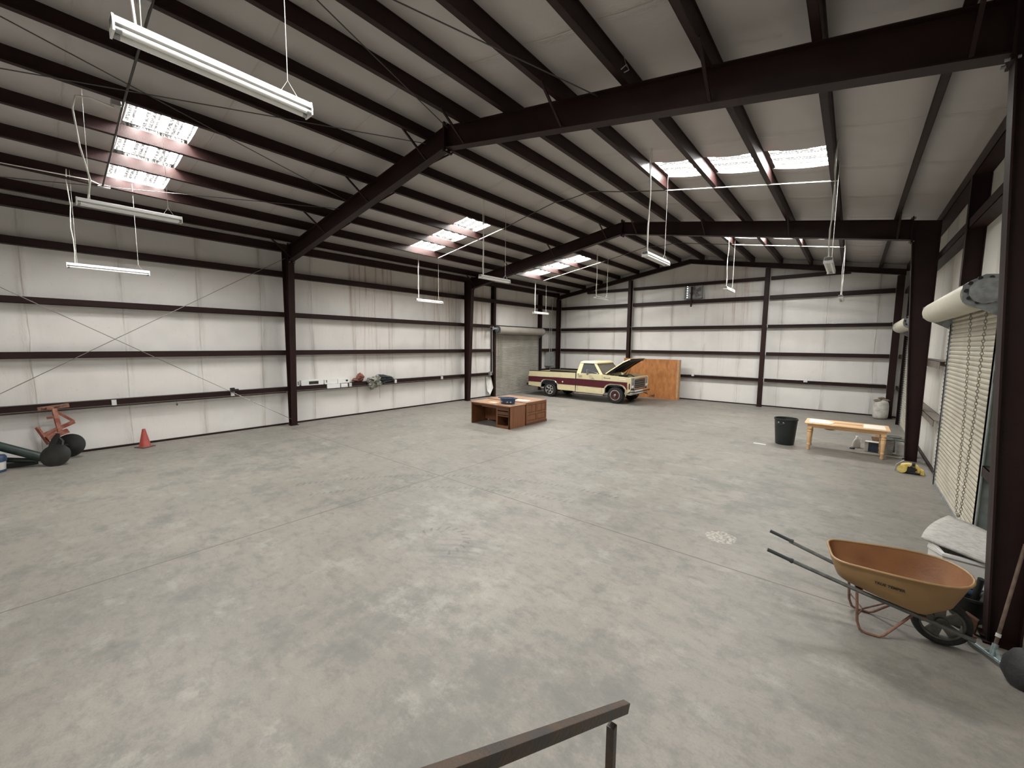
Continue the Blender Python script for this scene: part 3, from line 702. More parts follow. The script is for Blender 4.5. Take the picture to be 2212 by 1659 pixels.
# rod bracing
def rod(p, q, label, m=M['wire'], r=.008):
    b = MB(); b.tube([p, q], r, 5); tag(b.build('brace_rod', m), label, 'brace rod', 'thin cross brace rods')
rod((-13.46, -2.2, 4.99), (-13.46, 5.40, .19), 'thin wall brace rod falling from upper left to the near column foot')
rod((-13.43, -2.2, .25), (-13.43, 5.40, 5.12), 'thin wall brace rod rising to the top of the near column')
rod((-6.95, -2.2, roofz(-6.95) - .27), (-9.6, 5.36, roofz(-9.6) - .27), 'thin roof brace rod crossing just above the nearest left skylight', M['darkwire'])
rod((-9.7, -2.2, roofz(-9.7) - .29), (-6.65, 5.36, roofz(-6.65) - .29), 'thin roof brace rod rising from far left to near the ridge', M['darkwire'])
rod((-2.9, -2.2, roofz(-2.9) - .27), (-6.02, 5.36, roofz(-6.02) - .27), 'thin roof brace rod crossing the right slope up to the ridge', M['darkwire'])
rod((-5.9, -2.2, roofz(-5.9) - .29), (-2.95, 5.36, roofz(-2.95) - .29), 'thin roof brace rod ending halfway along the near right rafter', M['darkwire'])
rod((-13.0, -2.2, roofz(-13.0) - .30), (-10.0, 5.36, roofz(-10.0) - .30), 'thin roof brace rod low on the left slope', M['darkwire'])
b = MB(); b.tube([(-2.30, 4.76, roofz(-2.3) - .2), (-2.27, 4.80, 5.85)], .003, 5); b.tube([(-2.34, 4.8, 5.85), (-2.27, 4.8, 5.88), (-2.25, 4.82, 5.82), (-2.30, 4.8, 5.80)], .006, 5)
tag(b.build('ceiling_hook', M['wire']), 'wire and eye hook hanging in front of the near right rafter', 'hook')

# end wall conduits on girts, boxes
pipe('wall_conduit', [(-13.3, 20.46, 3.54), (1.0, 20.46, 3.50)], .014, M['conduit'], 'grey conduit along the third girt of the end wall', 'conduit')
pipe('wall_conduit', [(-6.0, 20.46, 1.235), (1.0, 20.46, 1.235)], .014, M['conduit'], 'grey conduit along the lowest girt of the end wall', 'conduit')
def wbox(x, y, z, sx, sy, sz, label, m=None):
    b = MB(); b.box((x - sx / 2, y - sy / 2, z - sz / 2), (x + sx / 2, y + sy / 2, z + sz / 2)); b.box((x - sx * .3, y - sy * .3, z - sz * .3), (x + sx * .55, y + sy * .3, z + sz * .3)) if sx < sz else b.box((x - sx * .3, y - sy * .56, z - sz * .3), (x + sx * .3, y, z + sz * .3))
    tag(b.build('outlet_box', m or M['box_grey'], bevel=.004), label, 'outlet box', 'small wall outlet boxes')
wbox(-.62, 20.44, 3.56, .15, .08, .13, 'white outlet box on the end wall conduit at the upper right')
wbox(-1.40, 20.44, 1.22, .13, .08, .13, 'outlet box on the lowest end wall girt right of the right middle post')
wbox(-5.77, 20.44, 1.22, .10, .08, .12, 'outlet box on the end wall just right of the wooden board')
gx = XL + .22
pipe('wall_conduit', [(gx + .01, YB, 1.05), (gx + .01, 5.3, 1.05)], .014, M['steel'], 'conduit under the lowest left wall girt before the near column', 'conduit')
pipe('wall_conduit', [(gx + .01, 5.6, 1.05), (gx + .01, 12.95, 1.05), ], .014, M['steel'], 'conduit under the lowest left wall girt between the columns', 'conduit')
for y, z, lab in ((1.42, 1.13, 'outlet box on the left wall girt above the traffic cone'), (3.86, 1.13, 'outlet box with a black adapter on the left wall girt near the column'),
                  (7.42, 1.13, 'outlet box on the left wall girt right of the white cartons'), (9.27, 1.13, 'outlet box on the left wall girt right of the folded camp chair'), (11.6, 1.13, 'outlet box on the left wall girt before the middle column')):
    wbox(gx + .02, y, z, .06, .085, .13, lab)
b = MB(); b.box((gx + .02, 3.80, 1.19), (gx + .10, 3.90, 1.30)); b.box((gx + .04, 3.86, 1.22), (gx + .12, 3.99, 1.26)); tag(b.build('plug_adapter', M['black']), 'black plug adapter on top of the outlet near the left column', 'adapter')
b = MB(); b.tube([(gx + .02, 2.6, 1.10), (gx + .02, 2.6, .98)], .004, 5); b.cyl((gx + .02, 2.6, .93), (gx + .02, 2.6, .98), .018, 8); tag(b.build('hanging_plug', M['darkwire']), 'short wire with a plug dangling under the left wall girt', 'plug')

# ------------------------------------------------------------------ wall fan
t = thing('wall_fan', 'square exhaust fan with light leaking through its louvre, high on the end wall', 'fan', (-6.0, YE - .02, 0))
b = MB(); 
for a, c in (((-.38, 4.80), (.42, 4.84)), ((-.38, 5.42), (.42, 5.46)), ((-.38, 4.80), (-.34, 5.46)), ((.38, 4.80), (.42, 5.46))): b.box((a[0], -.12, a[1]), (c[0], 0, c[1]))
b.build('housing', M['galv_dull'], t)
b = MB()
for k in range(9): b.box((-.33, -.03, 4.86 + k * .065), (.38, -.02, 4.915 + k * .065))
b.build('louvre', M['box_grey'], t)
b = MB()
for k in range(6): b.lathe([(0, -.005), (.026, 0), (0, .004)], (-.27, -.035, 4.88 + k * .105), 'Y', 10)
b.build('daylight_gaps', M['slotlight'], t, smooth=True)
b = MB(); b.lathe([(.08, -.02), (.08, .03)], (.12, -.10, 5.12), 'Y', 16)
for k in range(4):
    a = k * PI / 2 + .5; ux, uz = math.cos(a), math.sin(a); vx, vz = -uz, ux
    b.add([(.12 + ux * .06 + vx * -.05, -.12, 5.12 + uz * .06 + vz * -.05), (.12 + ux * .25 + vx * -.10, -.13, 5.12 + uz * .25 + vz * -.10), (.12 + ux * .26 + vx * .10, -.07, 5.12 + uz * .26 + vz * .10), (.12 + ux * .06 + vx * .05, -.08, 5.12 + uz * .06 + vz * .05)], [(0, 1, 2, 3)])
b.build('fan_blades', M['fanblade'], t, solid=.006)
b = MB(); b.box((-.06, -.22, 4.42), (.0, -.14, 5.35)); b.build('motor_bracket', M['steel'], t)

# ------------------------------------------------------------------ desks
def desk(name, label, loc, rz, W, D, H, back_panels):
    """W along local x, D along local y; front (kneehole) faces -y"""
    t = thing(name, label, 'desk', loc, rz)
    b = MB(); b.box((-.02, -.02, H - .035), (W + .02, D + .02, H)); b.build('desk_top', M['oak_top'], t, bevel=.006)
    b = MB(); b.box((0, 0, 0), (.025, D, H - .035)); b.build('side_panel', M['oak'], t)
    b = MB(); b.box((W - .025, 0, 0), (W, D, H - .035)); b.build('side_panel', M['oak'], t)
    b = MB(); b.box((.025, D - .14 if not back_panels else D - .03, .06), (W - .025, D - .12 if not back_panels else D, H - .035)); b.build('modesty_panel', M['oak'], t)
    return t
H = .72
# nearest desk: kneehole faces the viewpoint side (towards -y), pedestal at its right end
t = desk('wooden_desk', 'brown oak desk with an open kneehole and a missing lower drawer, nearest the viewpoint', (-9.55, 9.46, 0), 0.0, 1.64, .78, H, False)
b = MB(); b.box((1.12, .02, 0), (1.14, .76, H - .035)); b.build('pedestal_wall', M['oak'], t)
b = MB(); b.box((1.14, .0, 0), (1.615, .03, .09)); b.box((1.14, .0, .66), (1.615, .03, H - .035)); b.box((1.10, .0, 0), (1.15, .03, H - .035)); b.box((1.595, .0, 0), (1.64, .03, H - .035)); b.box((1.14, 0, .37), (1.615, .03, .40)); b.build('pedestal_frame', M['oak'], t, bevel=.003)
b = MB(); b.box((1.155, -.012, .555), (1.59, .02, .655)); b.build('drawer_front', M['oak_dark'], t, bevel=.006)
b = MB(); b.box((1.155, -.012, .425), (1.59, .02, .525)); b.build('drawer_front', M['oak_dark'], t, bevel=.006)
b = MB(); b.box((.48, -.005, .60), (1.10, .02, .675)); b.build('centre_drawer', M['oak_dark'], t, bevel=.005)
b = MB(); b.box((.03, .04, .62), (.46, .06, .68)); b.build('apron_rail', M['oak_dark'], t)
b = MB(); b.box((1.14, .70, .02), (1.615, .72, .38)); b.bar((1.2, .35, .10), (1.6, .60, .33), .02, .02); b.build('drawer_runners', M['oak_dark'], t)
# second desk, back to back, its panelled end facing the viewpoint
t = desk('wooden_desk', 'brown oak desk with raised-panel end, pushed against the back of the nearer desk', (-9.55, 10.30, 0), 0.0, 1.62, 1.12, .745, True)
b = MB(); b.box((1.62, .0, .02), (1.624, 1.12, .70)); b.build('groove_shade_backing', M['oak_dark'], t)  # dark sheet that paints shade into the grooves between the panels
b = MB()
for yy in (0, .53, 1.06): b.box((1.622, yy, .07), (1.642, yy + .06, .705))
for zz in (.07, .33, .65): b.box((1.622, .06, zz), (1.642, .53, zz + .055)); b.box((1.622, .59, zz), (1.642, 1.06, zz + .055))
b.build('panel_frame', M['oak'], t, bevel=.003)
for c0, c1, r0, r1 in ((.08, .51, .145, .31), (.61, 1.04, .145, .31), (.08, .285, .405, .63), (.305, .51, .405, .63), (.61, .815, .405, .63), (.835, 1.04, .405, .63)):
    b = MB(); b.prism([(1.622, c0, r0), (1.622, c1, r0), (1.622, c1, r1), (1.622, c0, r1)], (0, 0, 0), (.014, 0, 0)); b.build('raised_panel', M['oak'], t, bevel=.006)
b = MB(); b.box((1.61, -.02, 0), (1.655, 1.14, .075)); b.build('plinth', M['oak_dark'], t, bevel=.006)
b = MB(); b.box((.03, 0, .06), (1.6, .02, .71)); b.build('front_panel', M['oak_dark'], t)

# basin
t = thing('plastic_basin', 'blue oval plastic basin with cut-out handles standing on the desk', 'basin', (-8.32, 9.86, H), .1)
b = MB(); b.lathe([(.225, 0), (.235, .01), (.262, .16), (.285, .175), (.285, .185), (.252, .185), (.235, .16), (.215, .02), (.0, .015)], (0, 0, 0), 'Z', 32, 1.0, .82); b.build('bowl', M['basin'], t, smooth=True)
for sx in (-1, 1):
    b = MB(); b.tube([(sx * .27, -.08, .178), (sx * .33, -.06, .18), (sx * .345, 0, .18), (sx * .33, .06, .18), (sx * .27, .08, .178)], .011, 6); b.build('handle', M['basin'], t, smooth=True)
b = MB()
for a in (-2.1, -1.2, -.75): 
    for k in range(5): b.box((.245 * math.cos(a + k * .045) - .004, .82 * .247 * math.sin(a + k * .045) - .004, .05 + .012 * (k % 3)), (.245 * math.cos(a + k * .045) + .004, .82 * .247 * math.sin(a + k * .045) + .004, .075 + .02 * (k % 2)))
b.build('vent_slots', M['white'], t)
def sheet(name, label, cat, pts, z, m, th=.004):
    b = MB(); b.xy(pts, z, z + th); return tag(b.build(name, m), label, cat)
sheet('paper_sheet', 'pale sheet of paper on the far desk right of the blue basin', 'paper', [(-8.55, 10.45), (-8.05, 10.55), (-8.12, 10.80), (-8.6, 10.72)], .7455, M['paper'])
sheet('card_sheet', 'tan card lying on the near desk left of the blue basin', 'card', [(-8.98, 9.62), (-8.62, 9.62), (-8.66, 9.86), (-9.0, 9.84)], H + .0005, M['card'])
b = MB(); b.bar((-9.20, 10.55, .765), (-8.9, 10.44, .765), .06, .03); tag(b.build('wooden_offcut', M['paper']), 'pale stick lying on the desks left of the basin', 'stick')

# ------------------------------------------------------------------ pickup truck
def truck():
    T = thing('pickup_truck', 'cream and maroon square-bodied pickup truck with its hood raised', 'pickup truck', (-12.79, 16.80, 0), .004)
    W = 1.95
    def arc(cx_, cz, r, a0, a1, n=10): return [(cx_ + r * math.cos(a0 + (a1 - a0) * k / n), cz + r * math.sin(a0 + (a1 - a0) * k / n)) for k in range(n + 1)]
    RX, FX = 1.28, 4.79; AR = .50
    def arch(cx_): return [(cx_ - .50, .42), (cx_ - .48, .66), (cx_ - .36, .80), (cx_ - .22, .845), (cx_ + .22, .845), (cx_ + .36, .80), (cx_ + .48, .66), (cx_ + .50, .42)]
    bed = [(0.0, .50), (.74, .46)] + arch(RX) + [(1.8, .40), (2.77, .40), (2.77, 1.27), (0.03, 1.235), (.06, 1.15), (.0, 1.02)]
    for y0, y1 in ((0, .04), (W - .04, W)):
        b = MB(); b.xz(bed, y0, y1); b.build('bed_side', M['cream'], T, bevel=.008)
    b = MB(); b.box((.0, .04, .5), (.05, W - .04, 1.2)); b.build('tailgate', M['cream'], T, bevel=.01)
    b = MB(); b.box((.05, .06, .62), (2.74, W - .06, .66)); b.box((2.70, .04, .62), (2.75, W - .04, 1.27)); b.box((.05, .05, .66), (2.7, .065, 1.2)); b.box((.05, W - .065, .66), (2.7, W - .05, 1.2)); b.build('bed_liner', M['black'], T)
    for yy in (.0, W - .07):
        b = MB(); b.prism([(.05, yy + .0, 1.238), (2.76, yy + .0, 1.272), (2.76, yy + .07, 1.272), (.05, yy + .07, 1.238)], (0, 0, 0), (0, 0, .03)); b.build('bed_rail_cap', M['black'], T)
    # cab lower + fender
    cab = [(2.80, .38), (4.22, .36), (4.24, .40)] + arch(FX)[0:] + [(5.26, .50), (5.40, .52), (5.50, .60), (5.53, .80), (5.53, 1.10), (5.50, 1.19), (4.30, 1.25), (4.17, 1.27), (2.82, 1.27)]
    for y0, y1 in ((0, .05), (W - .05, W)):
        b = MB(); b.xz(cab, y0, y1); b.build('cab_side', M['cream'], T, bevel=.010)
    b = MB(); b.box((2.82, .05, .40), (2.87, W - .05, 1.27)); b.box((4.14, .05, .45), (4.20, W - .05, 1.26)); b.box((2.87, .05, .38), (4.14, W - .05, .42)); b.build('cab_shell', M['cream'], T)
    # greenhouse
    ins = .13
    top = 1.80
    def pil(pts0, pts1, nm):
        for sgn in (0, 1):
            b = MB(); f = lambda y: (W - y) if sgn else y
            vs = [(x, f(y), z) for x, y, z in pts0] + [(x, f(y), z) for x, y, z in pts1]; n = len(pts0)
            b.add(vs, [tuple(range(n)), tuple(range(n, 2 * n))] + [(i, (i + 1) % n, n + (i + 1) % n, n + i) for i in range(n)]); b.build(nm, M['cream'], T, bevel=.006)
    pil([(2.82, .01, 1.265), (3.05, .01, 1.265), (3.05, .05, 1.265), (2.82, .05, 1.265)], [(2.95, ins, 1.76), (3.13, ins, 1.74), (3.13, ins + .05, 1.74), (2.95, ins + .05, 1.76)], 'rear_pillar')
    pil([(4.02, .01, 1.265), (4.17, .01, 1.265), (4.17, .05, 1.265), (4.02, .05, 1.265)], [(3.66, ins, 1.74), (3.79, ins, 1.74), (3.79, ins + .05, 1.74), (3.66, ins + .05, 1.74)], 'front_pillar')
    b = MB(); z0, z1 = 1.72, 1.84
    lo = [(2.94, ins - .015), (3.83, ins - .015), (3.83, W - ins + .015), (2.94, W - ins + .015)]; hi = [(3.04, ins + .09), (3.72, ins + .09), (3.72, W - ins - .09), (3.04, W - ins - .09)]
    b.add([(x, y, z0) for x, y in lo] + [(x, y, z0 + .06) for x, y in lo] + [(x, y, z1) for x, y in hi], [(3, 2, 1, 0), (0, 1, 5, 4), (1, 2, 6, 5), (2, 3, 7, 6), (3, 0, 4, 7), (4, 5, 9, 8), (5, 6, 10, 9), (6, 7, 11, 10), (7, 4, 8, 11), (8, 9, 10, 11)])
    b.build('roof', M['cream'], T, bevel=.03)
    for f in (lambda y: y, lambda y: W - y):
        b = MB(); b.add([(3.04, f(.03), 1.27), (4.03, f(.03), 1.27), (3.67, f(ins + .02), 1.735), (3.12, f(ins + .02), 1.735)], [(0, 1, 2, 3)]); b.build('side_window', M['winglass'], T, solid=.006)
    b = MB(); b.add([(4.15, .09, 1.275), (4.15, W - .09, 1.275), (3.78, W - ins - .06, 1.735), (3.78, ins + .06, 1.735)], [(0, 1, 2, 3)]); b.build('windshield', M['windshield'], T, solid=.006)
    b = MB(); b.bar((4.17, .05, 1.265), (4.17, W - .05, 1.265), .03, .03); b.bar((3.77, ins + .03, 1.745), (3.77, W - ins - .03, 1.745), .03, .03); b.bar((4.17, .07, 1.27), (3.78, ins + .05, 1.74), .022, .022); b.bar((4.17, W - .07, 1.27), (3.78, W - ins - .05, 1.74), .022, .022); b.build('windshield_gasket', M['black'], T)
    b = MB(); b.add([(2.90, .12, 1.28), (2.90, W - .12, 1.28), (3.0, W - ins - .08, 1.71), (3.0, ins + .08, 1.71)], [(0, 1, 2, 3)]); b.build('rear_window', M['winglass'], T, solid=.006)
    for y0 in (.0,):
        b = MB(); b.box((2.86, .1, 1.265), (3.0, W - .1, 1.30)); b.build('rear_sill', M['cream'], T)
    b = MB(); b.box((2.95, .2, .7), (3.2, W - .2, 1.42)); b.box((2.95, .2, .7), (3.6, W - .2, .85)); b.build('bench_seat', M['darkred'], T, bevel=.04)
    b = MB(); b.tube([(3.68 + .10 * math.sin(a) * .3, .55 + .18 * math.cos(a), 1.28 + .18 * math.sin(a) * .9) for a in [k * PI / 8 for k in range(16)]], .013, 6, close=True); b.build('steering_wheel', M['black'], T, smooth=True)
    b = MB(); b.box((3.9, .1, 1.0), (4.15, W - .1, 1.26)); b.build('dashboard', M['black'], T, bevel=.02)
    # stripes
    for y in (-.004, W):
        b = MB()
        b.xz([(0, .70), (.80, .70), (.82, .78), (.92, .85), (1.05, .865), (1.51, .865), (1.66, .83), (1.80, .68), (2.77, .68), (2.77, 1.0), (0, .965)], y, y + .004)
        b.xz([(2.80, .68), (4.27, .66), (4.29, .72), (4.38, .81), (4.55, .875), (5.05, .875), (5.20, .83), (5.30, .72), (5.33, .66), (5.36, .66), (5.36, .975), (2.80, 1.0)], y, y + .004)
        b.build('side_stripe', M['maroon'], T)
        b = MB(); 
        for zz in (1.0,): b.bar((0, y + .002, .972), (2.77, y + .002, 1.006), .008, .012); b.bar((2.8, y + .002, 1.006), (5.36, y + .002, .982), .008, .012)
        b.build('stripe_molding', M['chrome'], T)
    for cx_ in (RX, FX):
        for y in (-.006, W - .02):
            a = arch(cx_); b = MB(); b.tube([(p[0], y + .013, p[1]) for p in a], .018, 6); b.build('arch_trim', M['chrome'], T, smooth=True)
        b = MB(); a = [(cx_ - .49, .45)] + arch(cx_)[1:-1] + [(cx_ + .49, .45)]
        vs = [(p[0], .05, p[1] + .01) for p in a] + [(p[0], .55, p[1] + .01) for p in a] ; n = len(a)
        b.add(vs, [(i, i + 1, n + i + 1, n + i) for i in range(n - 1)]); vs = [(p[0], W - .05, p[1] + .01) for p in a] + [(p[0], W - .55, p[1] + .01) for p in a]
        b.add(vs, [(i, i + 1, n + i + 1, n + i) for i in range(n - 1)]); b.box((cx_ - .5, .50, .45), (cx_ + .5, .56, .86)); b.box((cx_ - .5, W - .56, .45), (cx_ + .5, W - .5, .86)); b.build('wheel_well', M['black'], T)
    # door lines
    b = MB(); b.box((2.775, -.001, .42), (2.795, .02, 1.27)); b.box((4.155, -.002, .42), (4.163, .01, 1.25)); b.box((2.90, -.002, .44), (2.906, .01, .98)); b.build('door_gap', M['black'], T)
    b = MB(); b.box((2.93, -.022, 1.13), (3.13, -.002, 1.165)); b.build('door_handle', M['chrome'], T, bevel=.006)
    b = MB(); b.box((2.90, -.004, 1.19), (2.96, .0, 1.24)); b.build('cab_emblem', M['chrome'], T)
    b = MB(); b.box((4.25, -.005, 1.10), (4.52, 0, 1.122)); b.box((4.50, -.005, 1.09), (4.55, 0, 1.14)); b.box((4.25, -.005, 1.10), (4.29, 0, 1.15)); b.build('fender_badge', M['chrome'], T)
    b = MB(); b.box((5.0, -.004, 1.09), (5.28, 0, 1.125)); b.build('fender_stamp', M['white'], T)
    b = MB(); b.lathe([(.0, -.012), (.035, -.010), (.04, 0)], (2.07, 0, .80), 'Y', 16); b.build('fuel_cap', M['white'], T, smooth=True)
    b = MB(); b.box((5.44, -.004, .68), (5.49, .0, .93)); b.build('side_marker', M['maroon'], T)
    # mirror
    b = MB(); b.box((3.49, -.26, 1.22), (3.53, -.10, 1.47)); m_ = b.build('mirror', M['galv'], T, bevel=.01)
    b = MB(); b.tube([(3.52, -.12, 1.45), (3.72, .02, 1.36), (3.9, .03, 1.30)], .009, 6); b.tube([(3.52, -.16, 1.24), (3.60, -.01, 1.04)], .009, 6); b.tube([(3.52, -.12, 1.30), (3.78, .0, 1.02)], .009, 6); b.tube([(3.6, -.01, 1.04), (3.7, -.01, 1.10), (3.78, -.01, 1.02)], .009, 6); b.build('mirror_bracket', M['chrome'], m_, smooth=True)
    # running board
    b = MB(); b.box((2.78, -.10, .315), (4.26, .06, .35)); b.build('running_board', M['chrome'], T, bevel=.008)
    # frame + axles
    b = MB(); b.box((.1, .45, .42), (5.2, .55, .55)); b.box((.1, W - .55, .42), (5.2, W - .45, .55)); b.cyl((RX, .2, .36), (RX, W - .2, .36), .06, 10); b.cyl((FX, .2, .36), (FX, W - .2, .36), .06, 10); b.lathe([(.0, -.15), (.14, -.08), (.14, .08), (0, .15)], (RX, W / 2, .36), 'Y', 12); b.build('chassis', M['engine'], T)
    b = MB(); b.box((-.10, .1, .44), (.02, W - .1, .56)); b.box((-.12, .0, .50), (-.02, .12, .62)); b.build('rear_bumper', M['black'], T, bevel=.01)
    # front end
    b = MB(); b.box((5.46, .10, .60), (5.50, W - .10, 1.16)); b.build('core_support', M['black'], T)
    b = MB(); 
    for (a, c) in (((5.50, .36, .66), (5.53, W - .36, .70)), ((5.50, .36, 1.10), (5.53, W - .36, 1.15)), ((5.50, .34, .66), (5.53, .38, 1.15)), ((5.50, W - .38, .66), (5.53, W - .34, 1.15))): b.box(a, c)
    b.build('grille_surround', M['chrome'], T, bevel=.005)
    b = MB()
    for k in range(4): b.box((5.495, .40, .75 + k * .095), (5.525, W - .40, .785 + k * .095))
    for k in range(5): b.box((5.495, .45 + k * .235, .70), (5.505, .46 + k * .235, 1.10))
    b.build('grille_bars', M['darkbar'], T)
    for y0 in (.06, W - .33):
        b = MB(); b.box((5.49, y0, .70), (5.52, y0 + .27, 1.14)); l_ = b.build('lamp_bezel', M['galv_dull'], T, bevel=.008)
        b = MB(); b.lathe([(.0, .018), (.06, .014), (.085, 0)], (5.522, y0 + .135, 1.0), 'X', 20); b.build('headlight', M['galv'], l_, smooth=True)
        b = MB(); b.box((5.52, y0 + .04, .74), (5.53, y0 + .23, .84)); b.build('turn_signal', M['white'], l_)
    b = MB(); b.box((5.40, .05, 1.13), (5.50, W - .05, 1.20)); b.build('header_panel', M['cream'], T, bevel=.015)
    b = MB(); pts = [(5.50, -.03), (5.60, .0), (5.66, .12), (5.68, W / 2), (5.66, W - .12), (5.60, W), (5.50, W + .03), (5.5, W - .05), (5.57, W - .15), (5.58, W / 2), (5.57, .15), (5.5, .05)]
    b.xy(pts, .48, .66); b.build('front_bumper', M['chrome'], T, bevel=.015)
    b = MB(); b.xy([(p[0] + (.012 if i < 7 else 0), p[1]) for i, p in enumerate(pts)], .545, .585); b.build('bumper_strip', M['black'], T)
    b = MB(); b.box((5.3, .1, .42), (5.52, W - .1, .50)); b.build('valance', M['cream'], T)
    for y in (.45, W - .45):
        b = MB(); b.tube([(5.55, y - .04, .44), (5.66, y - .03, .40), (5.68, y + .02, .38), (5.6, y + .05, .42)], .016, 6); b.build('tow_hook', M['darkred'], T, smooth=True)
    # engine bay
    b = MB(); b.box((4.2, .06, .75), (5.46, W - .06, .80)); b.box((4.35, .6, .8), (5.0, 1.35, 1.12)); b.lathe([(.0, .0), (.19, .0), (.2, .06), (.17, .09), (0, .10)], (4.72, .95, 1.13), 'Z', 20); b.box((5.30, .3, .8), (5.38, W - .3, 1.18)); b.box((4.5, .2, .8), (4.8, .42, 1.08)); b.box((4.35, W - .42, .8), (4.6, W - .16, 1.14)); b.lathe([(.05, 0), (.05, .16), (0, .17)], (5.1, .3, .9), 'Z', 12)
    b.tube([(4.5, .42, 1.1), (4.8, .5, 1.2), (5.2, .5, 1.15)], .02, 6); b.tube([(4.5, 1.5, 1.15), (4.9, 1.4, 1.22), (5.25, 1.2, 1.12)], .02, 6); b.build('engine', M['engine'], T)
    # hood (hinged at cowl, raised ~33 deg)
    L = 1.30; th = math.radians(33.0); ox, oz = 4.27, 1.30
    def hp(a, y, h): return (ox + a * math.cos(th) - h * math.sin(th), y, oz + a * math.sin(th) + h * math.cos(th))
    b = MB(); st = [(0, .10), (.5, .06), (1.15, .05), (1.30, .09), (1.34, .20)]
    sec = []
    for a, iy in ((0, .10), (.4, .07), (1.0, .06), (1.22, .08), (1.31, .14)):
        drop = 0 if a < 1.1 else -.02 * (a - 1.1) / .1
        sec.append([hp(a, iy, -.02 + drop), hp(a, iy + .03, .02 + drop), hp(a, W / 2 - .4, .035 + drop), hp(a, W / 2 + .4, .035 + drop), hp(a, W - iy - .03, .02 + drop), hp(a, W - iy, -.02 + drop)])
    vs = [v for r in sec for v in r]; fs = [(i * 6 + k, i * 6 + k + 1, i * 6 + 6 + k + 1, i * 6 + 6 + k) for i in range(4) for k in range(5)]
    b.add(vs, fs); hd = b.build('hood', M['cream'], T, solid=.012)
    b = MB(); b.add([hp(.03, .13, -.03), hp(.03, W - .13, -.03), hp(1.26, W - .15, -.05), hp(1.26, .15, -.05)], [(0, 1, 2, 3)])
    for y in (.2, .75, 1.2, W - .2): b.bar(hp(.1, y, -.045), hp(1.2, W / 2 + (y - W / 2) * .7, -.06), .06, .03)
    b.bar(hp(.15, .15, -.05), hp(.15, W - .15, -.05), .06, .03); b.bar(hp(1.2, .2, -.06), hp(1.2, W - .2, -.06), .06, .03)
    b.build('hood_underside', M['engine'], hd, solid=.008)
    for y in (.14, W - .14):
        b = MB(); b.tube([(4.45, y, 1.18), hp(.42, y, -.05)], .012, 6); b.tube([(4.62, y, 1.18), hp(.5, y, -.05)], .010, 6); b.build('hood_hinge', M['engine'], hd)
    # wheels
    def wheel(x, y, face, R, rim, kind):
        t_ = bpy.data.objects.new('wheel', None); C.objects.link(t_); t_.parent = T; t_.location = (x, y, R); 
        s = face; wd = .25
        def P(l): return [(r, h * s) for r, h in l]
        b = MB(); b.lathe(P([(rim, .02), (rim + .02, .0), (R - .05, -.005), (R - .012, .02), (R, .055), (R, wd - .05), (R - .02, wd - .02), (rim, wd), (rim, .02)]), (0, 0, 0), 'Y', 40, cap=False); b.build('tire', M['rubber'], t_, smooth=True)
        b = MB(); b.lathe(P([(rim + .012, -.004), (rim + .008, -.012), (rim - .022, -.008), (rim - .035, .04), (rim - .05, .06)]), (0, 0, 0), 'Y', 40, cap=False); b.build('rim_ring', M['chrome'], t_, smooth=True)
        if kind == 'rear':
            b = MB(); b.lathe(P([(rim - .03, .05), (rim - .05, .06), (0, .06)]), (0, 0, 0), 'Y', 32, cap=False); b.build('wheel_disc', M['black'], t_)
            b = MB()
            for k in range(6):
                a = k * PI / 3 + .3; b.bar((.05 * math.cos(a), .035 * s, .05 * math.sin(a)), ((rim - .03) * math.cos(a), .045 * s, (rim - .03) * math.sin(a)), .03, .065, (0, 1, 0)) if False else b.bar((.05 * math.cos(a), .035 * s, .05 * math.sin(a)), ((rim - .03) * math.cos(a), .045 * s, (rim - .03) * math.sin(a)), .06, .03, (0, 1, 0))
            b.lathe(P([(.09, .05), (.09, .02), (.05, .0), (.05, -.02)]), (0, 0, 0), 'Y', 20, cap=False); b.build('spokes', M['chrome'], t_)
            b = MB(); b.lathe(P([(.035, .0), (.035, -.03), (.0, -.035)]), (0, 0, 0), 'Y', 14); b.build('hub_cap', M['black'], t_, smooth=True)
        else:
            b = MB(); b.lathe(P([(rim - .03, .03), (.12, .02), (.08, .05), (0, .05)]), (0, 0, 0), 'Y', 32, cap=False); b.build('wheel_disc', M['darkred'], t_, smooth=True)
            b = MB(); b.lathe(P([(.06, .04), (.055, -.01), (.035, -.02), (0, -.022)]), (0, 0, 0), 'Y', 16); b.build('hub_cap', M['galv'], t_, smooth=True)
    wheel(RX, .04, 1, .37, .225, 'rear'); wheel(FX, .03, 1, .375, .225, 'front')
    wheel(RX, W - .04, -1, .37, .225, 'rear'); wheel(FX, W - .03, -1, .375, .225, 'front')
truck()

# ------------------------------------------------------------------ wooden board crate against end wall
t = thing('board_panel_box', 'orange-brown strand board box standing against the end wall behind the hood', 'wooden box', (-7.63, 20.12, 0))
x0, x1 = -1.42, 1.35
b = MB(); b.box((x0, -.12, .12), (x0 + 1.0, -.10, 1.93)); b.build('front_board', M['ply'], t)
b = MB(); b.box((x0 + 1.006, -.12, .12), (x1 - .09, -.10, 1.92)); b.build('front_board', M['ply'], t)
b = MB(); b.box((x1 - .09, -.12, .0), (x1, .15, 1.91)); b.box((x0, -.10, 1.88), (x1 - .09, .15, 1.91)); b.box((x0, -.10, 0), (x0 + .09, .15, 1.88)); b.build('frame_edge', M['ply_edge'], t)
b = MB(); b.box((x0, -.13, 0), (x1 - .0, -.10, .12)); b.build('bottom_rail', M['ply'], t)
b = MB(); b.box((.08, -.20, .14), (.22, -.13, .20)); b.tube([(.0, -.14, .18), (-.02, -.2, .10), (-.02, -.2, .02)], .012, 6); b.build('latch', M['kraft'], t)
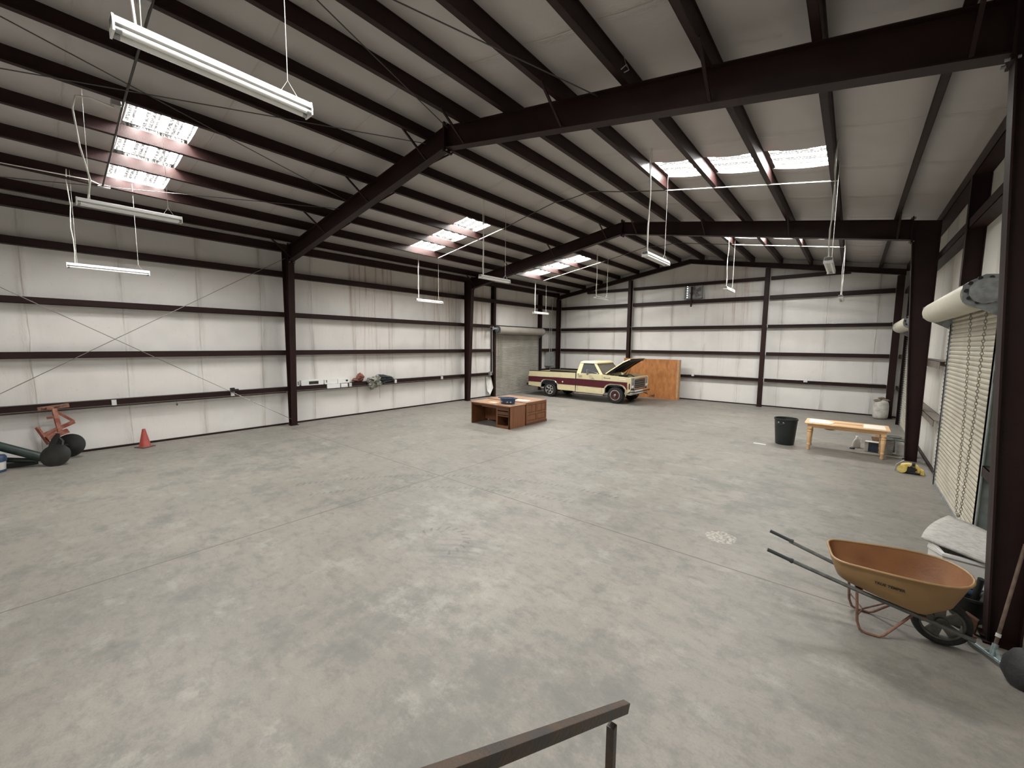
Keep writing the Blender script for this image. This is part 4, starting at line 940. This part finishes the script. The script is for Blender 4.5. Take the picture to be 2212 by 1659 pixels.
# ------------------------------------------------------------------ trash can
t = thing('trash_can', 'tall black plastic trash can without a lid, left of the bench', 'trash can', (-1.245, 13.02, 0))
b = MB(); b.lathe([(.205, 0), (.215, .02), (.262, .66), (.275, .665), (.275, .70), (.258, .70), (.25, .66), (.205, .03), (0, .025)], (0, 0, 0), 'Z', 36); b.build('bin', M['trash'], t, smooth=True)
for a in (-1.9, 1.2):
    b = MB(); ca, sa = math.cos(a), math.sin(a); b.tube([(.27 * ca - .10 * sa, .27 * sa + .10 * ca, .60), (.30 * ca - .07 * sa, .30 * sa + .07 * ca, .57), (.30 * ca + .07 * sa, .30 * sa - .07 * ca, .57), (.27 * ca + .10 * sa, .27 * sa - .10 * ca, .60)], .011, 6); b.build('handle', M['trash'], t, smooth=True)
b = MB()
for a in (-2.12, -1.68): b.lathe([(0, .012), (.014, .008), (.016, 0)], (.268 * math.cos(a), .268 * math.sin(a), .60), 'Z', 8)
b.build('rivet_marks', M['white'], t)
# ------------------------------------------------------------------ bench
t = thing('wooden_bench', 'pale pine bench with turned legs and a worn paper-strewn top', 'bench', (-.01, 13.03, 0), .0)
BH = .70
b = MB(); b.box((-.81, -.41, BH - .035), (.81, .41, BH)); b.build('seat_top', M['pine'], t, bevel=.012)
b = MB(); b.box((-.70, -.345, BH - .12), (.70, -.32, BH - .035)); b.box((-.70, .32, BH - .12), (.70, .345, BH - .035)); b.box((-.725, -.32, BH - .12), (-.70, .32, BH - .035)); b.box((.70, -.32, BH - .12), (.725, .32, BH - .035)); b.build('apron', M['pine'], t)
for sx in (-1, 1):
    for sy in (-1, 1):
        b = MB(); b.box((sx * .70 - .045, sy * .32 - .045, BH - .15), (sx * .70 + .045, sy * .32 + .045, BH - .035))
        b.lathe([(.024, 0), (.038, .03), (.027, .085), (.032, .10), (.042, .14), (.030, .165), (.034, .19), (.040, .30), (.050, .42), (.042, .455), (.052, .47), (.052, .49), (.036, .505), (.048, .53), (.048, .55)], (sx * .70, sy * .32, 0), 'Z', 16); b.build('leg', M['pine'], t, smooth=True)
b = MB(); b.box((-.28, -.07, BH - .002), (.32, .07, BH + .003)); b.build('top_groove', M['ply_edge'], t)
sheet('newspaper_sheet', 'crumpled white paper on the left end of the bench', 'paper', [(-.74, 12.70), (-.30, 12.68), (-.22, 12.95), (-.42, 13.30), (-.74, 13.34)], .701, M['paper'], .010)
sheet('newspaper_sheet', 'white paper lying on the right end of the bench', 'paper', [(.32, 12.68), (.72, 12.68), (.72, 13.30), (.34, 13.28)], .701, M['paper'])
b = MB(); b.box((-1.89, 12.50, 0), (-1.60, 12.56, .012)); tag(b.build('paper_strip', M['white']), 'short white strip lying on the floor left of the trash can', 'strip')
# ------------------------------------------------------------------ cans, jugs under the bench
def pail(loc, r, h, label, m, lidm, dents=True):
    t = thing('paint_pail', label, 'pail', loc, 0, 'pails beside the bench')
    b = MB(); b.lathe([(r * .95, 0), (r * .96, .01), (r, h * .9), (r * 1.04, h * .92), (r, h * .95), (r, h)], (0, 0, 0), 'Z', 26); b.build('body', m, t, smooth=True)
    b = MB(); b.lathe([(r * 1.05, -.012), (r * 1.06, .008), (r * .95, .012), (r * .93, .004), (0, .004)], (0, 0, h), 'Z', 26); b.build('lid', lidm, t, smooth=True)
    b = MB(); b.tube([(r * 1.02 * math.cos(a), -abs(r * 1.02 * math.sin(a)) * .5 - r * .6, h * .88 - .05 * math.sin(a)) for a in [k * PI / 8 for k in range(9)]], .004, 5); b.build('bail_handle', M['wire'], t)
pail((.80, 13.55, 0), .13, .35, 'pale pail with dark-rimmed lid right behind the bench leg', M['canlabel'], M['lid'])
pail((1.12, 13.68, 0), .155, .34, 'widest pale pail, next to the brown column', M['canlabel'], M['lid'])
t = thing('white_jug', 'small dirty white jug under the bench, leftmost of the containers', 'jug', (.24, 13.82, 0), .4)
b = MB(); b.lathe([(.06, 0), (.075, .01), (.075, .12), (.05, .20), (.025, .24), (.025, .27)], (0, 0, 0), 'Z', 16, 1.15, .8); b.build('body', M['tub'], t, smooth=True)
b = MB(); b.tube([(.03, 0, .25), (.09, 0, .24), (.10, 0, .16), (.07, 0, .11)], .011, 6); b.build('handle', M['white'], t, smooth=True)
b = MB(); b.lathe([(.028, 0), (.028, .03), (0, .03)], (0, 0, .268), 'Z', 12); b.build('cap', M['white'], t, smooth=True)
t = thing('battery_box', 'white box with a navy front face standing under the bench', 'box', (.53, 13.60, 0), -.1)
b = MB(); b.box((-.13, -.11, 0), (.13, .11, .24)); b.build('carton', M['tub'], t, bevel=.006)
b = MB(); b.box((-.055, -.114, .005), (.128, -.110, .235)); b.build('navy_label', M['navybox'], t)
t = thing('folded_sack', 'crumpled brown sack resting on a pail behind the bench', 'sack', (.66, 13.88, .0))
b = MB(); b.lathe([(.10, 0), (.13, .08), (.10, .22), (.12, .33), (.05, .38), (0, .37)], (0, 0, 0), 'Z', 12, 1.2, .7); b.build('bag', M['kraft'], t)
pail((.95, 13.98, 0), .14, .36, 'grey lidded pail at the back of the group by the column', M['galv_dull'], M['lid'])
b = MB(); b.lathe([(.0, 0), (.04, .004), (.045, .03), (.0, .05)], (.16, 13.55, 0), 'Z', 10, 1.3, 1); tag(b.build('clod', M['black']), 'small dark lump on the floor left of the white jug', 'lump')
# sack in far right corner
t = thing('rubbish_sack', 'tall pale sack with rags on top in the far right corner', 'sack', (.93, 20.0, 0), .1)
b = MB(); b.lathe([(.20, 0), (.23, .05), (.24, .4), (.22, .62), (.15, .70), (0, .68)], (0, 0, 0), 'Z', 12, 1.0, .8); o = b.build('bag', M['sack'], t, smooth=True, sub=1)
for p, s_ in (((-.1, -.05, .66), .13), ((.1, 0, .68), .12), ((.0, .05, .74), .10)):
    b = MB(); b.lathe([(0, -.05), (s_, 0), (s_ * .6, .05), (0, .06)], p, 'Z', 7, 1.2, .8); b.build('rag', M['sackrag'], t)
b = MB(); b.lathe([(.05, 0), (.11, .03), (.08, .09), (0, .10)], (-.40, 16.2, 0), 'Z', 9, 1.6, .8); tag(b.build('brown_rag', M['rag'], sub=1), 'brown rag heap on the floor behind the bench', 'rag')
# yellow tool
t = thing('yellow_mower_engine', 'small yellow and black engine lying on its side at the foot of the column', 'engine', (1.07, 11.72, 0), -.12)
b = MB(); b.xz([(-.15, .02), (.16, .02), (.18, .10), (.12, .19), (-.02, .21), (-.13, .17)], -.07, .07); b.build('shroud', M['yellow'], t, bevel=.015)
b = MB(); b.lathe([(.075, 0), (.075, .03), (.05, .05), (.03, .05), (.03, .03), (0, .03)], (-.10, -.12, .085), 'Y', 18); b.build('recoil_cover', M['yellow'], t, smooth=True)
b = MB(); b.box((-.02, -.10, .05), (.10, -.06, .15)); b.box((-.10, -.10, .02), (.17, .09, .045)); b.cyl((.02, -.09, .16), (.12, -.09, .10), .02, 8); b.box((.04, -.09, .17), (.09, .05, .22)); b.build('motor_block', M['black'], t, bevel=.006)
b = MB(); b.xz([(.16, .01), (.24, .0), (.22, .10), (.17, .13)], -.05, .05); b.build('blade_guard', M['yellow'], t, bevel=.008)
b = MB(); b.tube([(-.20, -.08, .02), (-.19, -.08, .16), (-.08, -.06, .27)], .011, 6); b.build('bent_handle', M['galv'], t, smooth=True)

# ------------------------------------------------------------------ wheelbarrow
TH = math.radians(8.5); WO = Vector((.765, 5.055, 0))
U = Vector((-math.cos(TH), -math.sin(TH), 0)); N = Vector((-math.sin(TH), math.cos(TH), 0))
t = thing('wheelbarrow', 'ochre steel wheelbarrow with grey handles, standing by the brown column', 'wheelbarrow', WO)
def wp(a, s_, z): return U * a + N * s_ + Vector((0, 0, z))
def hz(a): return .20 + a * .307
NR = 28
def cr(P, n):                                              # closed Catmull-Rom resample
    m = len(P); out = []
    for k in range(n):
        t_ = k / n * m; i = int(t_); f = t_ - i; p0, p1, p2, p3 = (Vector(P[(i + d) % m]) for d in (-1, 0, 1, 2))
        out.append(.5 * ((2 * p1) + (-p0 + p2) * f + (2 * p0 - 5 * p1 + 4 * p2 - p3) * f * f + (-p0 + 3 * p1 - 3 * p2 + p3) * f ** 3))
    return out
half_r = [(.815, .0), (.815, .12), (.80, .195), (.745, .255), (.60, .285), (.35, .320), (.12, .325), (-.04, .265), (-.125, .145), (-.155, 0)]
half_b = [(.73, .0), (.73, .08), (.72, .125), (.68, .155), (.58, .16), (.48, .16), (.38, .155), (.30, .135), (.25, .07), (.24, 0)]
def closed(h): return h + [(a, -s_) for a, s_ in h[-2:0:-1]]
NR = 32
R2, B2 = cr(closed(half_r), NR), cr(closed(half_b), NR)
rim = [wp(p.x, p.y, .665 - .02 * p.x) for p in R2]
bot = [wp(p.x, p.y, hz(p.x) + .022) for p in B2]
m1 = []; m0 = []
for k in range(NR):
    q1 = B2[k].lerp(R2[k], .74); m1.append(wp(q1.x, q1.y, (hz(q1.x) + .02) * .55 + .66 * .45))
    q1 = B2[k].lerp(R2[k], .38); m0.append(wp(q1.x, q1.y, (hz(q1.x) + .02) * .90 + .66 * .10))
def loft(b, rings, cap=True):
    vs = [v for r in rings for v in r]; n = len(rings[0]); b.add(vs, [(i * n + k, i * n + (k + 1) % n, (i + 1) * n + (k + 1) % n, (i + 1) * n + k) for i in range(len(rings) - 1) for k in range(n)])
    if cap: b.add(rings[0], [tuple(range(n))])
b = MB(); loft(b, [bot, m0, m1, rim]); tr = b.build('tray', M['tray_out'], t, smooth=True)
ins_ = lambda r, d: [v + (sum(r, Vector()) / NR - v).normalized() * d + Vector((0, 0, .004)) for v in r]
b = MB(); loft(b, [ins_(bot, .008), ins_(m0, .008), ins_(m1, .008), ins_(rim, .006)]); b.build('tray_inside', M['rustorange'], tr, smooth=True)
b = MB(); b.tube(rim, .011, 8, close=True); b.build('rolled_rim', M['tray_out'], tr, smooth=True)
# lettering on the near side of the tray
fc = bpy.data.curves.new('tray_lettering', 'FONT'); fc.body = 'TRUE TEMPER'; fc.size = .031; fc.extrude = .0008; fc.offset = .0012; fc.align_x = 'CENTER'; fc.space_character = 1.05
fo = bpy.data.objects.new('tray_lettering', fc); C.objects.link(fo); fo.parent = tr; fc.materials.append(M['black'])
LET = fo
for s_ in (-1, 1):
    b = MB(); b.tube([wp(1.12, s_ * .238, hz(1.12)), wp(.62, s_ * .19, hz(.62)), wp(.1, s_ * .105, hz(.1)), wp(-.19, s_ * .075, hz(-.19))], .019, 8); hdl = b.build('handle_bar', M['greysteel'], t, smooth=True)
    e_ = -.03 if s_ > 0 else 0; b = MB(); b.tube([wp(1.12 + e_, s_ * .238, hz(1.12)), wp(1.13 + e_, s_ * .239, hz(1.13)), wp(1.15 + e_, s_ * .24, hz(1.15)), wp(1.33 + e_, s_ * .25, hz(1.33))], [.024, .024, .0175, .0175], 10); b.build('grip', M['grip'], hdl, smooth=True)
    b = MB(); b.tube([wp(.62, s_ * .20, hz(.62) - .01), wp(.60, s_ * .20, .10), wp(.575, s_ * .20, .03), wp(.53, s_ * .20, .012), wp(.44, s_ * .20, .012), wp(.41, s_ * .195, .03), wp(.22, s_ * .13, hz(.22) - .01)], .011, 8); b.build('leg', M['rustleg'], t, smooth=True)
b = MB(); b.tube([wp(.60, -.20, .16), wp(.53, 0, .13), wp(.60, .20, .16)], .007, 6); b.tube([wp(.53, 0, .13), wp(.30, 0, hz(.3))], .007, 6); b.build('leg_brace', M['rustleg'], t, smooth=True)
for a_, w_ in ((.60, .2), (.15, .13)): b = MB(); b.bar(wp(a_, -w_, hz(a_) + .012), wp(a_, w_, hz(a_) + .012), .05, .012); b.build('cross_strap', M['rustleg'], t)
# wheel
wt = bpy.data.objects.new('wheel', None); C.objects.link(wt); wt.parent = t; wt.location = (0, 0, .20); wt.rotation_euler = (0, 0, TH)
b = MB(); b.lathe([(.150, -.035), (.170, -.044), (.190, -.036), (.200, -.012), (.200, .012), (.190, .036), (.170, .044), (.150, .035), (.150, -.035)], (0, 0, 0), 'Y', 40, cap=False); b.build('tire', M['rubber'], wt, smooth=True)
b = MB(); b.lathe([(.152, -.03), (.152, .03), (.135, .026), (.132, .008), (.132, -.008), (.135, -.026), (.152, -.03)], (0, 0, 0), 'Y', 40, cap=False)
b.lathe([(.035, -.04), (.045, -.03), (.045, .03), (.035, .04), (0, .04)], (0, 0, 0), 'Y', 20)
for k in range(5):
    a = k * 2 * PI / 5 + .5
    p0 = Vector((math.cos(a), 0, math.sin(a))); q0 = Vector((-math.sin(a), 0, math.cos(a)))
    vs = [p0 * .03 + q0 * .030, p0 * .03 - q0 * .030, p0 * .14 - q0 * .052, p0 * .14 + q0 * .052]
    b.prism([v + Vector((0, -.010, 0)) for v in vs], (0, 0, 0), (0, .02, 0))
b.build('spoked_hub', M['wheelhub'], wt, smooth=True)
b = MB(); b.cyl((0, -.11, 0), (0, .11, 0), .009, 10); b.build('axle', M['galv_dull'], wt, smooth=True)
b = MB(); b.tube([wp(-.17, -.075, hz(-.17)), wp(-.215, 0, hz(-.215)), wp(-.17, .075, hz(-.17))], .015, 8); b.build('nose_guard', M['rustleg'], t, smooth=True)
# place lettering: fit to near tray side
ct = (m1[21] + rim[21]) * .5

# ------------------------------------------------------------------ things behind the wheelbarrow
t = thing('white_poly_tub', 'large white plastic tub behind the wheelbarrow, holding a grey panel', 'tub', (1.08, 6.6, 0), 0)
def walls(pts, z0, z1, th=.02):
    b = MB(); n = len(pts); c = sum((Vector(p) for p in pts), Vector((0, 0))) / n
    inn = [Vector(p) + (c - Vector(p)).normalized() * th * 1.4 for p in pts]
    for i in range(n):
        j = (i + 1) % n; b.prism([(pts[i][0], pts[i][1], z0), (pts[j][0], pts[j][1], z0), (inn[j].x, inn[j].y, z0), (inn[i].x, inn[i].y, z0)], (0, 0, 0), (0, 0, z1 - z0))
    return b
tp = [(-.29, -.34), (-.20, -.50), (.26, -.56), (.34, .42), (-.04, .42)]
b = walls(tp, 0, .44); b.box((-.2, -.45, 0), (.26, .42, .02)); b.build('tub_body', M['tub'], t)
b = walls([(x * 1.04, y * 1.04) for x, y in tp], .425, .455, .035); b.prism([(-.30, -.35, .455), (-.21, -.52, .455), (-.29, -.36, .52)], (0, 0, 0), (.03, .01, 0)); b.build('tub_rim', M['white'], t, bevel=.004)
t2 = thing('grey_panel', 'worn grey curved panel lying across the white tub', 'panel', (1.08, 6.6, 0), 0)
b = MB(); A_, D_, C_, B_ = Vector((-.355, -.36, .525)), Vector((.14, -.62, .478)), Vector((.335, .42, .46)), Vector((-.01, .74, .50)); n_ = 8; vs = []
for j in range(n_ + 1):
    v_ = j / n_
    for i in range(n_ + 1):
        u_ = i / n_; p = A_.lerp(D_, u_).lerp(B_.lerp(C_, u_), v_)
        p += Vector((-.035, .02, 0)) * (4 * v_ * (1 - v_)) * (1 - u_) + Vector((0, -.03, 0)) * (4 * u_ * (1 - u_)) * (1 - v_); p.z += .012 * math.sin(PI * u_); vs.append(p)
b.add(vs, [(j * (n_ + 1) + i, j * (n_ + 1) + i + 1, (j + 1) * (n_ + 1) + i + 1, (j + 1) * (n_ + 1) + i) for j in range(n_) for i in range(n_)])
b.build('panel_sheet', M['slab'], t2, smooth=True, solid=.028)
t = thing('black_planter', 'black pot stuffed with black pipe pieces behind the wheelbarrow wheel', 'pot', (1.04, 5.76, 0))
b = MB(); b.lathe([(.12, 0), (.13, .01), (.16, .22), (.17, .22), (.17, .245), (.155, .245), (.15, .22), (.115, .03), (0, .03)], (0, 0, 0), 'Z', 24); b.build('pot_body', M['blackpl'], t, smooth=True)
t3 = thing('black_pipe', 'black pipe with a dark grip standing upright out of the pot', 'pipe', (1.04, 5.72, 0)); b = MB(); b.cyl((.0, 0, .04), (.045, -.05, .44), .026, 14); b.build('pipe_body', M['blackpl'], t3, smooth=True)
t3 = thing('coiled_hose', 'dark bent hose lump filling the top of the pot', 'hose', (1.03, 5.78, 0)); b = MB(); b.tube([(-.10, -.02, .20), (-.09, .07, .26), (.0, .10, .28), (.07, .03, .26), (.04, -.06, .25), (-.06, -.06, .27), (-.10, 0, .31)], .03, 10); b.build('hose_coil', M['bluecap'], t3, smooth=True)
t3 = thing('pipe_elbow', 'short grey-black pipe elbow leaning at the right of the pot', 'pipe elbow', (1.12, 5.72, 0)); b = MB(); b.tube([(-.02, 0, .1), (0, -.01, .26), (.04, -.02, .33), (.09, -.02, .35)], .030, 12); b.build('elbow', M['greysteel'], t3, smooth=True)
b = MB(); b.prism([(.93, 5.45, 0), (1.03, 5.40, 0), (1.05, 5.42, .13), (.97, 5.47, .16)], (0, 0, 0), (.02, .05, 0)); tag(b.build('wooden_block', M['rustleg'], bevel=.006), 'broken tan block on the floor behind the wheelbarrow wheel', 'block')
# squeegee leaning on the column
t = thing('floor_squeegee', 'metal floor squeegee with a wooden handle leaning on the near column', 'squeegee', (1.075, 5.04, 0), math.radians(-58))
b = MB(); b.box((-.20, -.012, .03), (.20, .012, .055)); b.build('blade_holder', M['mopmetal'], t, bevel=.003)
b = MB(); b.box((-.205, -.006, 0), (.205, .006, .035)); b.build('rubber_blade', M['grey_strip'], t)
def rl(p): return Matrix.Rotation(math.radians(58), 3, 'Z') @ Vector(p)
hd = rl((.17, .33, .95))
d0 = Vector((0, 0, .05)); dv = (hd - d0).normalized()
b = MB(); b.tube([d0, d0 + dv * .10], .020, 10); b.bar(d0 + Vector((-.06, 0, 0)), d0 + dv * .08, .02, .012); b.bar(d0 + Vector((.06, 0, 0)), d0 + dv * .08, .02, .012); b.build('socket', M['mopmetal'], t, smooth=True)
b = MB(); b.tube([d0 + dv * .16, d0 + dv * .19], .017, 10); b.build('ferrule', M['white'], t, smooth=True)
b = MB(); b.tube([d0 + dv * .08, hd], .0125, 10); b.build('handle', M['handle_wood'], t, smooth=True)
# dark bag at right edge
t = thing('dark_grey_bag', 'rounded dark grey bag on the floor at the right edge below the column', 'bag', (1.215, 4.80, 0), .2)
b = MB(); b.lathe([(.05, 0), (.11, .02), (.15, .10), (.14, .20), (.10, .27), (.05, .30), (0, .29)], (0, 0, 0), 'Z', 16, 1.0, .85); b.build('bag_body', M['bagfab'], t, smooth=True)
b = MB(); b.tube([(-.02, -.12, .02), (.04, -.16, .012), (.09, -.15, .012)], .012, 6); b.build('bag_tie', M['white'], t, smooth=True)

# ------------------------------------------------------------------ stair rail in the foreground
t = thing('stair_handrail', 'dark square-tube stair handrail end rising toward the viewpoint at the bottom edge', 'handrail', (-.75, 1.70, 0))
pA = Vector((0, .12, .815)); pB = Vector((0, -1.30, .815 + 1.42 * .567))
b = MB(); b.bar(pA, pB, .038, .048); b.build('rail_tube', M['rail'], t, bevel=.003)
b = MB(); b.box((-.019, -.055, 0), (.019, -.017, .835)); b.build('post', M['rail'], t, bevel=.003)
b = MB(); b.box((-.019, -1.20, 0), (.019, -1.16, 1.46)); b.build('post', M['rail'], t, bevel=.003)

# ------------------------------------------------------------------ left wall things
t = thing('traffic_cone', 'faded red traffic cone on the floor against the left wall', 'traffic cone', (-13.28, 1.88, 0), .5)
b = MB(); b.box((-.145, -.145, 0), (.145, .145, .02)); b.build('base', M['conebase'], t, bevel=.008)
b = MB(); b.lathe([(.125, .02), (.115, .03), (.032, .44), (.028, .45), (.024, .45), (.02, .40)], (0, 0, 0), 'Z', 24); b.build('cone_body', M['cone'], t, smooth=True)
# disc plow
t = thing('disc_plow', 'rusty red plow frame with two black steel discs against the left wall', 'plow', (-13.0, .40, 0))
def disc(c, nrm, R, nm):
    nrm = Vector(nrm).normalized(); b = MB(); b.lathe([(0, .038), (.05, .036), (R * .6, .022), (R, -.012), (R, -.02), (R * .6, .012), (0, .025)], (0, 0, 0), 'Z', 36)
    q = Vector((0, 0, 1)).rotation_difference(nrm).to_matrix().to_4x4(); b.xform(Matrix.Translation(Vector(c)) @ q); b.build(nm, M['plowblack'], t, smooth=True)
disc((.36, -.02, .215), (.80, -.35, .35), .235, 'disc'); disc((-.18, .22, .29), (.80, -.35, .30), .26, 'disc')
b = MB(); b.bar((-.2, -.22, .76), (-.05, -.08, .40), .05, .06); b.bar((-.12, -.16, .58), (-.25, .33, .80), .07, .07); b.bar((-.05, -.1, .52), (-.1, .22, .64), .09, .09); b.bar((-.25, .33, .80), (-.28, .02, 1.12), .05, .05); b.bar((-.15, .10, .62), (-.28, .05, 1.12), .08, .05); b.bar((-.28, .05, 1.12), (-.30, -.05, 1.14), .06, .06); b.bar((-.29, -.06, .93), (-.22, .06, .95), .05, .05)
b.build('frame', M['plowred'], t, bevel=.006)
b = MB(); b.bar((-.36, -.18, 1.12), (-.30, .28, 1.17), .03, .09); b.bar((-.34, -.12, 1.15), (-.34, .26, 1.19), .10, .03); b.build('top_plate', M['rustleg'], t, bevel=.004)
b = MB(); b.tube([(-.1, .05, .55), (-.05, .12, .42), (.0, .10, .32)], .03, 10); b.tube([(.1, -.05, .4), (.25, -.02, .28)], .03, 10); b.cyl((-.20, .2, .29), (.0, .12, .33), .04, 10); b.bar((.05, -.05, .35), (-.05, .05, .6), .08, .06); b.build('disc_hangers', M['plowblack'], t, smooth=True)
b = MB(); b.lathe([(0, .0), (.04, .004), (.04, -.002)], (0, 0, 0), 'Z', 7); q = Vector((0, 0, 1)).rotation_difference(Vector((.8, -.35, .3)).normalized()).to_matrix().to_4x4(); b.xform(Matrix.Translation(Vector((-.10, .36, .24))) @ q); b.build('paint_chip', M['paper'], t)
t = thing('green_pipe', 'thick dark green steel pipe slanting down to the floor beside the plow', 'pipe', (-13.0, -.2, 0))
b = MB(); b.tube([(-.28, -1.0, .72), (-.06, -.18, .50), (.20, .44, .16)], .085, 18); b.build('pipe_body', M['greentube'], t, smooth=True)
b = MB(); b.tube([(-.30, -1.0, .28), (-.14, -.2, .20), (.06, .32, .10)], .05, 12); b.build('lower_pipe', M['greentube'], t, smooth=True)
b = MB(); b.box((-.45, -.85, 0), (-.05, .35, .10)); b.build('base_skid', M['black'], t, bevel=.01)
t = thing('blue_rim_bucket', 'white bucket with a dark blue rim cut by the left edge', 'bucket', (-12.85, -.42, 0))
b = MB(); b.lathe([(.125, 0), (.145, .03), (.155, .22)], (0, 0, 0), 'Z', 24); b.build('bucket_body', M['tub'], t, smooth=True)
b = MB(); b.lathe([(.16, .21), (.168, .215), (.168, .30), (.15, .33), (0, .335)], (0, 0, 0), 'Z', 24); b.build('rim', M['bluecap'], t, smooth=True)
b = MB(); b.lathe([(.13, -.0), (.147, .0), (.15, .05), (.14, .055)], (0, 0, 0), 'Z', 24); b.build('base_ring', M['bluecap'], t, smooth=True)
# cartons on the girt right of the near column
gz = 1.205
def carton(y0, y1, h, label, window=None, x0=XL + .02, x1=XL + .20):
    t = thing('white_carton', label, 'box', (x0, y0, gz))
    b = MB(); b.box((0, 0, 0), (x1 - x0, y1 - y0, h)); b.build('carton_body', M['white'], t, bevel=.003)
    if window: b = MB(); b.box((x1 - x0, window[0], window[2]), (x1 - x0 + .003, window[1], window[3])); b.build('dark_window', M['engine'], t)
    return t
carton(5.62, 5.72, .17, 'narrow white carton on the left wall girt beside the near column', (.05, .075, .03, .15))
carton(5.78, 6.50, .17, 'white fixture carton with a dark window on the left wall girt', (.24, .55, .03, .13))
carton(6.54, 6.98, .145, 'white carton right of the one with the dark window', (.05, .075, .05, .14))
carton(7.0, 7.42, .15, 'long pale carton at the right end of the row on the girt', (.28, .36, .05, .11))

b = MB(); b.box((XL + .20, 6.6, 1.05), (XL + .24, 7.05, 1.20)); tag(b.build('white_tray', M['white'], bevel=.004), 'small white ballast cover hooked over the girt below the cartons', 'cover')
b = MB(); b.box((XL + .20, 7.08, 1.06), (XL + .26, 7.32, 1.19)); tag(b.build('white_dispenser', M['white'], bevel=.01), 'small white and blue case on the girt left of the outlet box', 'case')
# folded camp chair + rag heap
def crumple(b, amp, seed):
    rd = random.Random(seed); b.v = [(x + rd.uniform(-amp, amp), y + rd.uniform(-amp, amp), z + rd.uniform(-amp, amp)) for x, y, z in b.v]; return b
t = thing('folded_camp_chair', 'folded camouflage camp chair draped over the left wall girt', 'camp chair', (XL + .22, 0, 0))
def drape(outline, cen, depth, seed, amp, n=4):
    rd = random.Random(seed); rings = []; dense = []
    for i, p in enumerate(outline):
        q_ = outline[(i + 1) % len(outline)]
        for k in range(n): dense.append((p[0] + (q_[0] - p[0]) * k / n, p[1] + (q_[1] - p[1]) * k / n))
    for g, xx in ((1.0, 0), (.93, depth * .55), (.75, depth * .8), (.5, depth), (.25, depth * .9), (.01, depth)):
        rings.append([Vector((xx + (rd.uniform(-amp, amp) * 1.6 if xx else 0), cen[0] + (p[0] - cen[0]) * g + rd.uniform(-amp, amp) * .6, cen[1] + (p[1] - cen[1]) * g + rd.uniform(-amp, amp) * .6)) for p in dense])
    b = MB(); loft(b, rings); return b
drape([(8.06, 1.24), (8.11, 1.34), (8.30, 1.36), (8.52, 1.44), (8.66, 1.38), (8.60, 1.24), (8.70, 1.07), (8.45, .97), (8.21, .87), (8.17, 1.0), (8.10, 1.10)], (8.38, 1.16), .11, 3, .022).build('camo_seat', M['camo'], t, smooth=True)
drape([(8.50, 1.43), (8.75, 1.42), (9.12, 1.33), (9.20, 1.24), (9.16, 1.17), (8.95, 1.13), (8.72, 1.06), (8.62, 1.2)], (8.85, 1.24), .10, 5, .012).build('black_carry_bag', M['blackcloth'], t, smooth=True)
b = MB(); b.tube([(.06, 8.54, 1.04), (.07, 8.56, .80), (.06, 8.55, .55)], .006, 5); b.build('strap', M['wire'], t)
for k in range(3): b = MB(); b.tube([(.12, 8.45 + .06 * k, 1.36 - .12 * k), (.115, 9.15, 1.30 - .05 * k)], .009, 6); b.build('chair_pole', M['black'], t)
t = thing('rag_heap', 'rusty brown rag bundle on the girt left of the folded camp chair', 'rag bundle', (XL + .03, 0, 0))
drape([(7.60, 1.25), (7.64, 1.33), (7.76, 1.34), (7.84, 1.48), (7.92, 1.52), (7.99, 1.49), (8.06, 1.38), (8.02, 1.215), (7.8, 1.21)], (7.86, 1.33), .13, 9, .02).build('bundle', M['rag'], t, smooth=True)
# loose torn insulation flap beside left door
b = MB(); b.add([(XL + .03, 14.55, 1.0), (XL + .05, 14.93, .95), (XL + .16, 14.97, .45), (XL + .20, 14.70, .12), (XL + .10, 14.60, .3)], [(0, 1, 2, 3, 4)]); tag(b.build('insulation_flap', M['tub'], solid=.01), 'torn white insulation flap hanging beside the left roller door', 'insulation flap')

# lettering placement on tray near side (between mid ring and rim)
bpy.context.view_layer.update()
near = [k for k in range(NR)]
# choose ring index on the near side (most negative N coordinate) closest to a = .36
def aN(v): return v.dot(U), v.dot(N)
ks = sorted(near, key=lambda k: abs(aN(rim[k])[0] - .52) + (10 if aN(rim[k])[1] > 0 else 0))[0]
k2 = (ks + 1) % NR if aN(rim[(ks + 1) % NR])[0] < aN(rim[ks])[0] else (ks - 1) % NR
pA_, pB_ = rim[ks], rim[k2]; qA_, qB_ = m1[ks], m1[k2]
xdir = ((pB_ - pA_) + (qB_ - qA_)).normalized(); 
if xdir.dot(U) > 0: xdir = -xdir
updir = ((pA_ + pB_) / 2 - (qA_ + qB_) / 2); updir = (updir - xdir * updir.dot(xdir)).normalized(); nd = xdir.cross(updir).normalized()
cen = ((pA_ + pB_) / 2 * .30 + (qA_ + qB_) / 2 * .70)
fo.matrix_local = Matrix.Translation(cen + nd * .009 - updir * .01) @ Matrix((xdir, updir, nd)).transposed().to_4x4()

bpy.context.view_layer.update()
me = bpy.data.meshes.new_from_object(fo.evaluated_get(bpy.context.evaluated_depsgraph_get())); mw = fo.matrix_local.copy()
bpy.data.objects.remove(fo); me.materials.clear(); me.materials.append(M['black'])
lo = bpy.data.objects.new('tray_lettering', me); C.objects.link(lo); lo.parent = tr; lo.matrix_local = mw
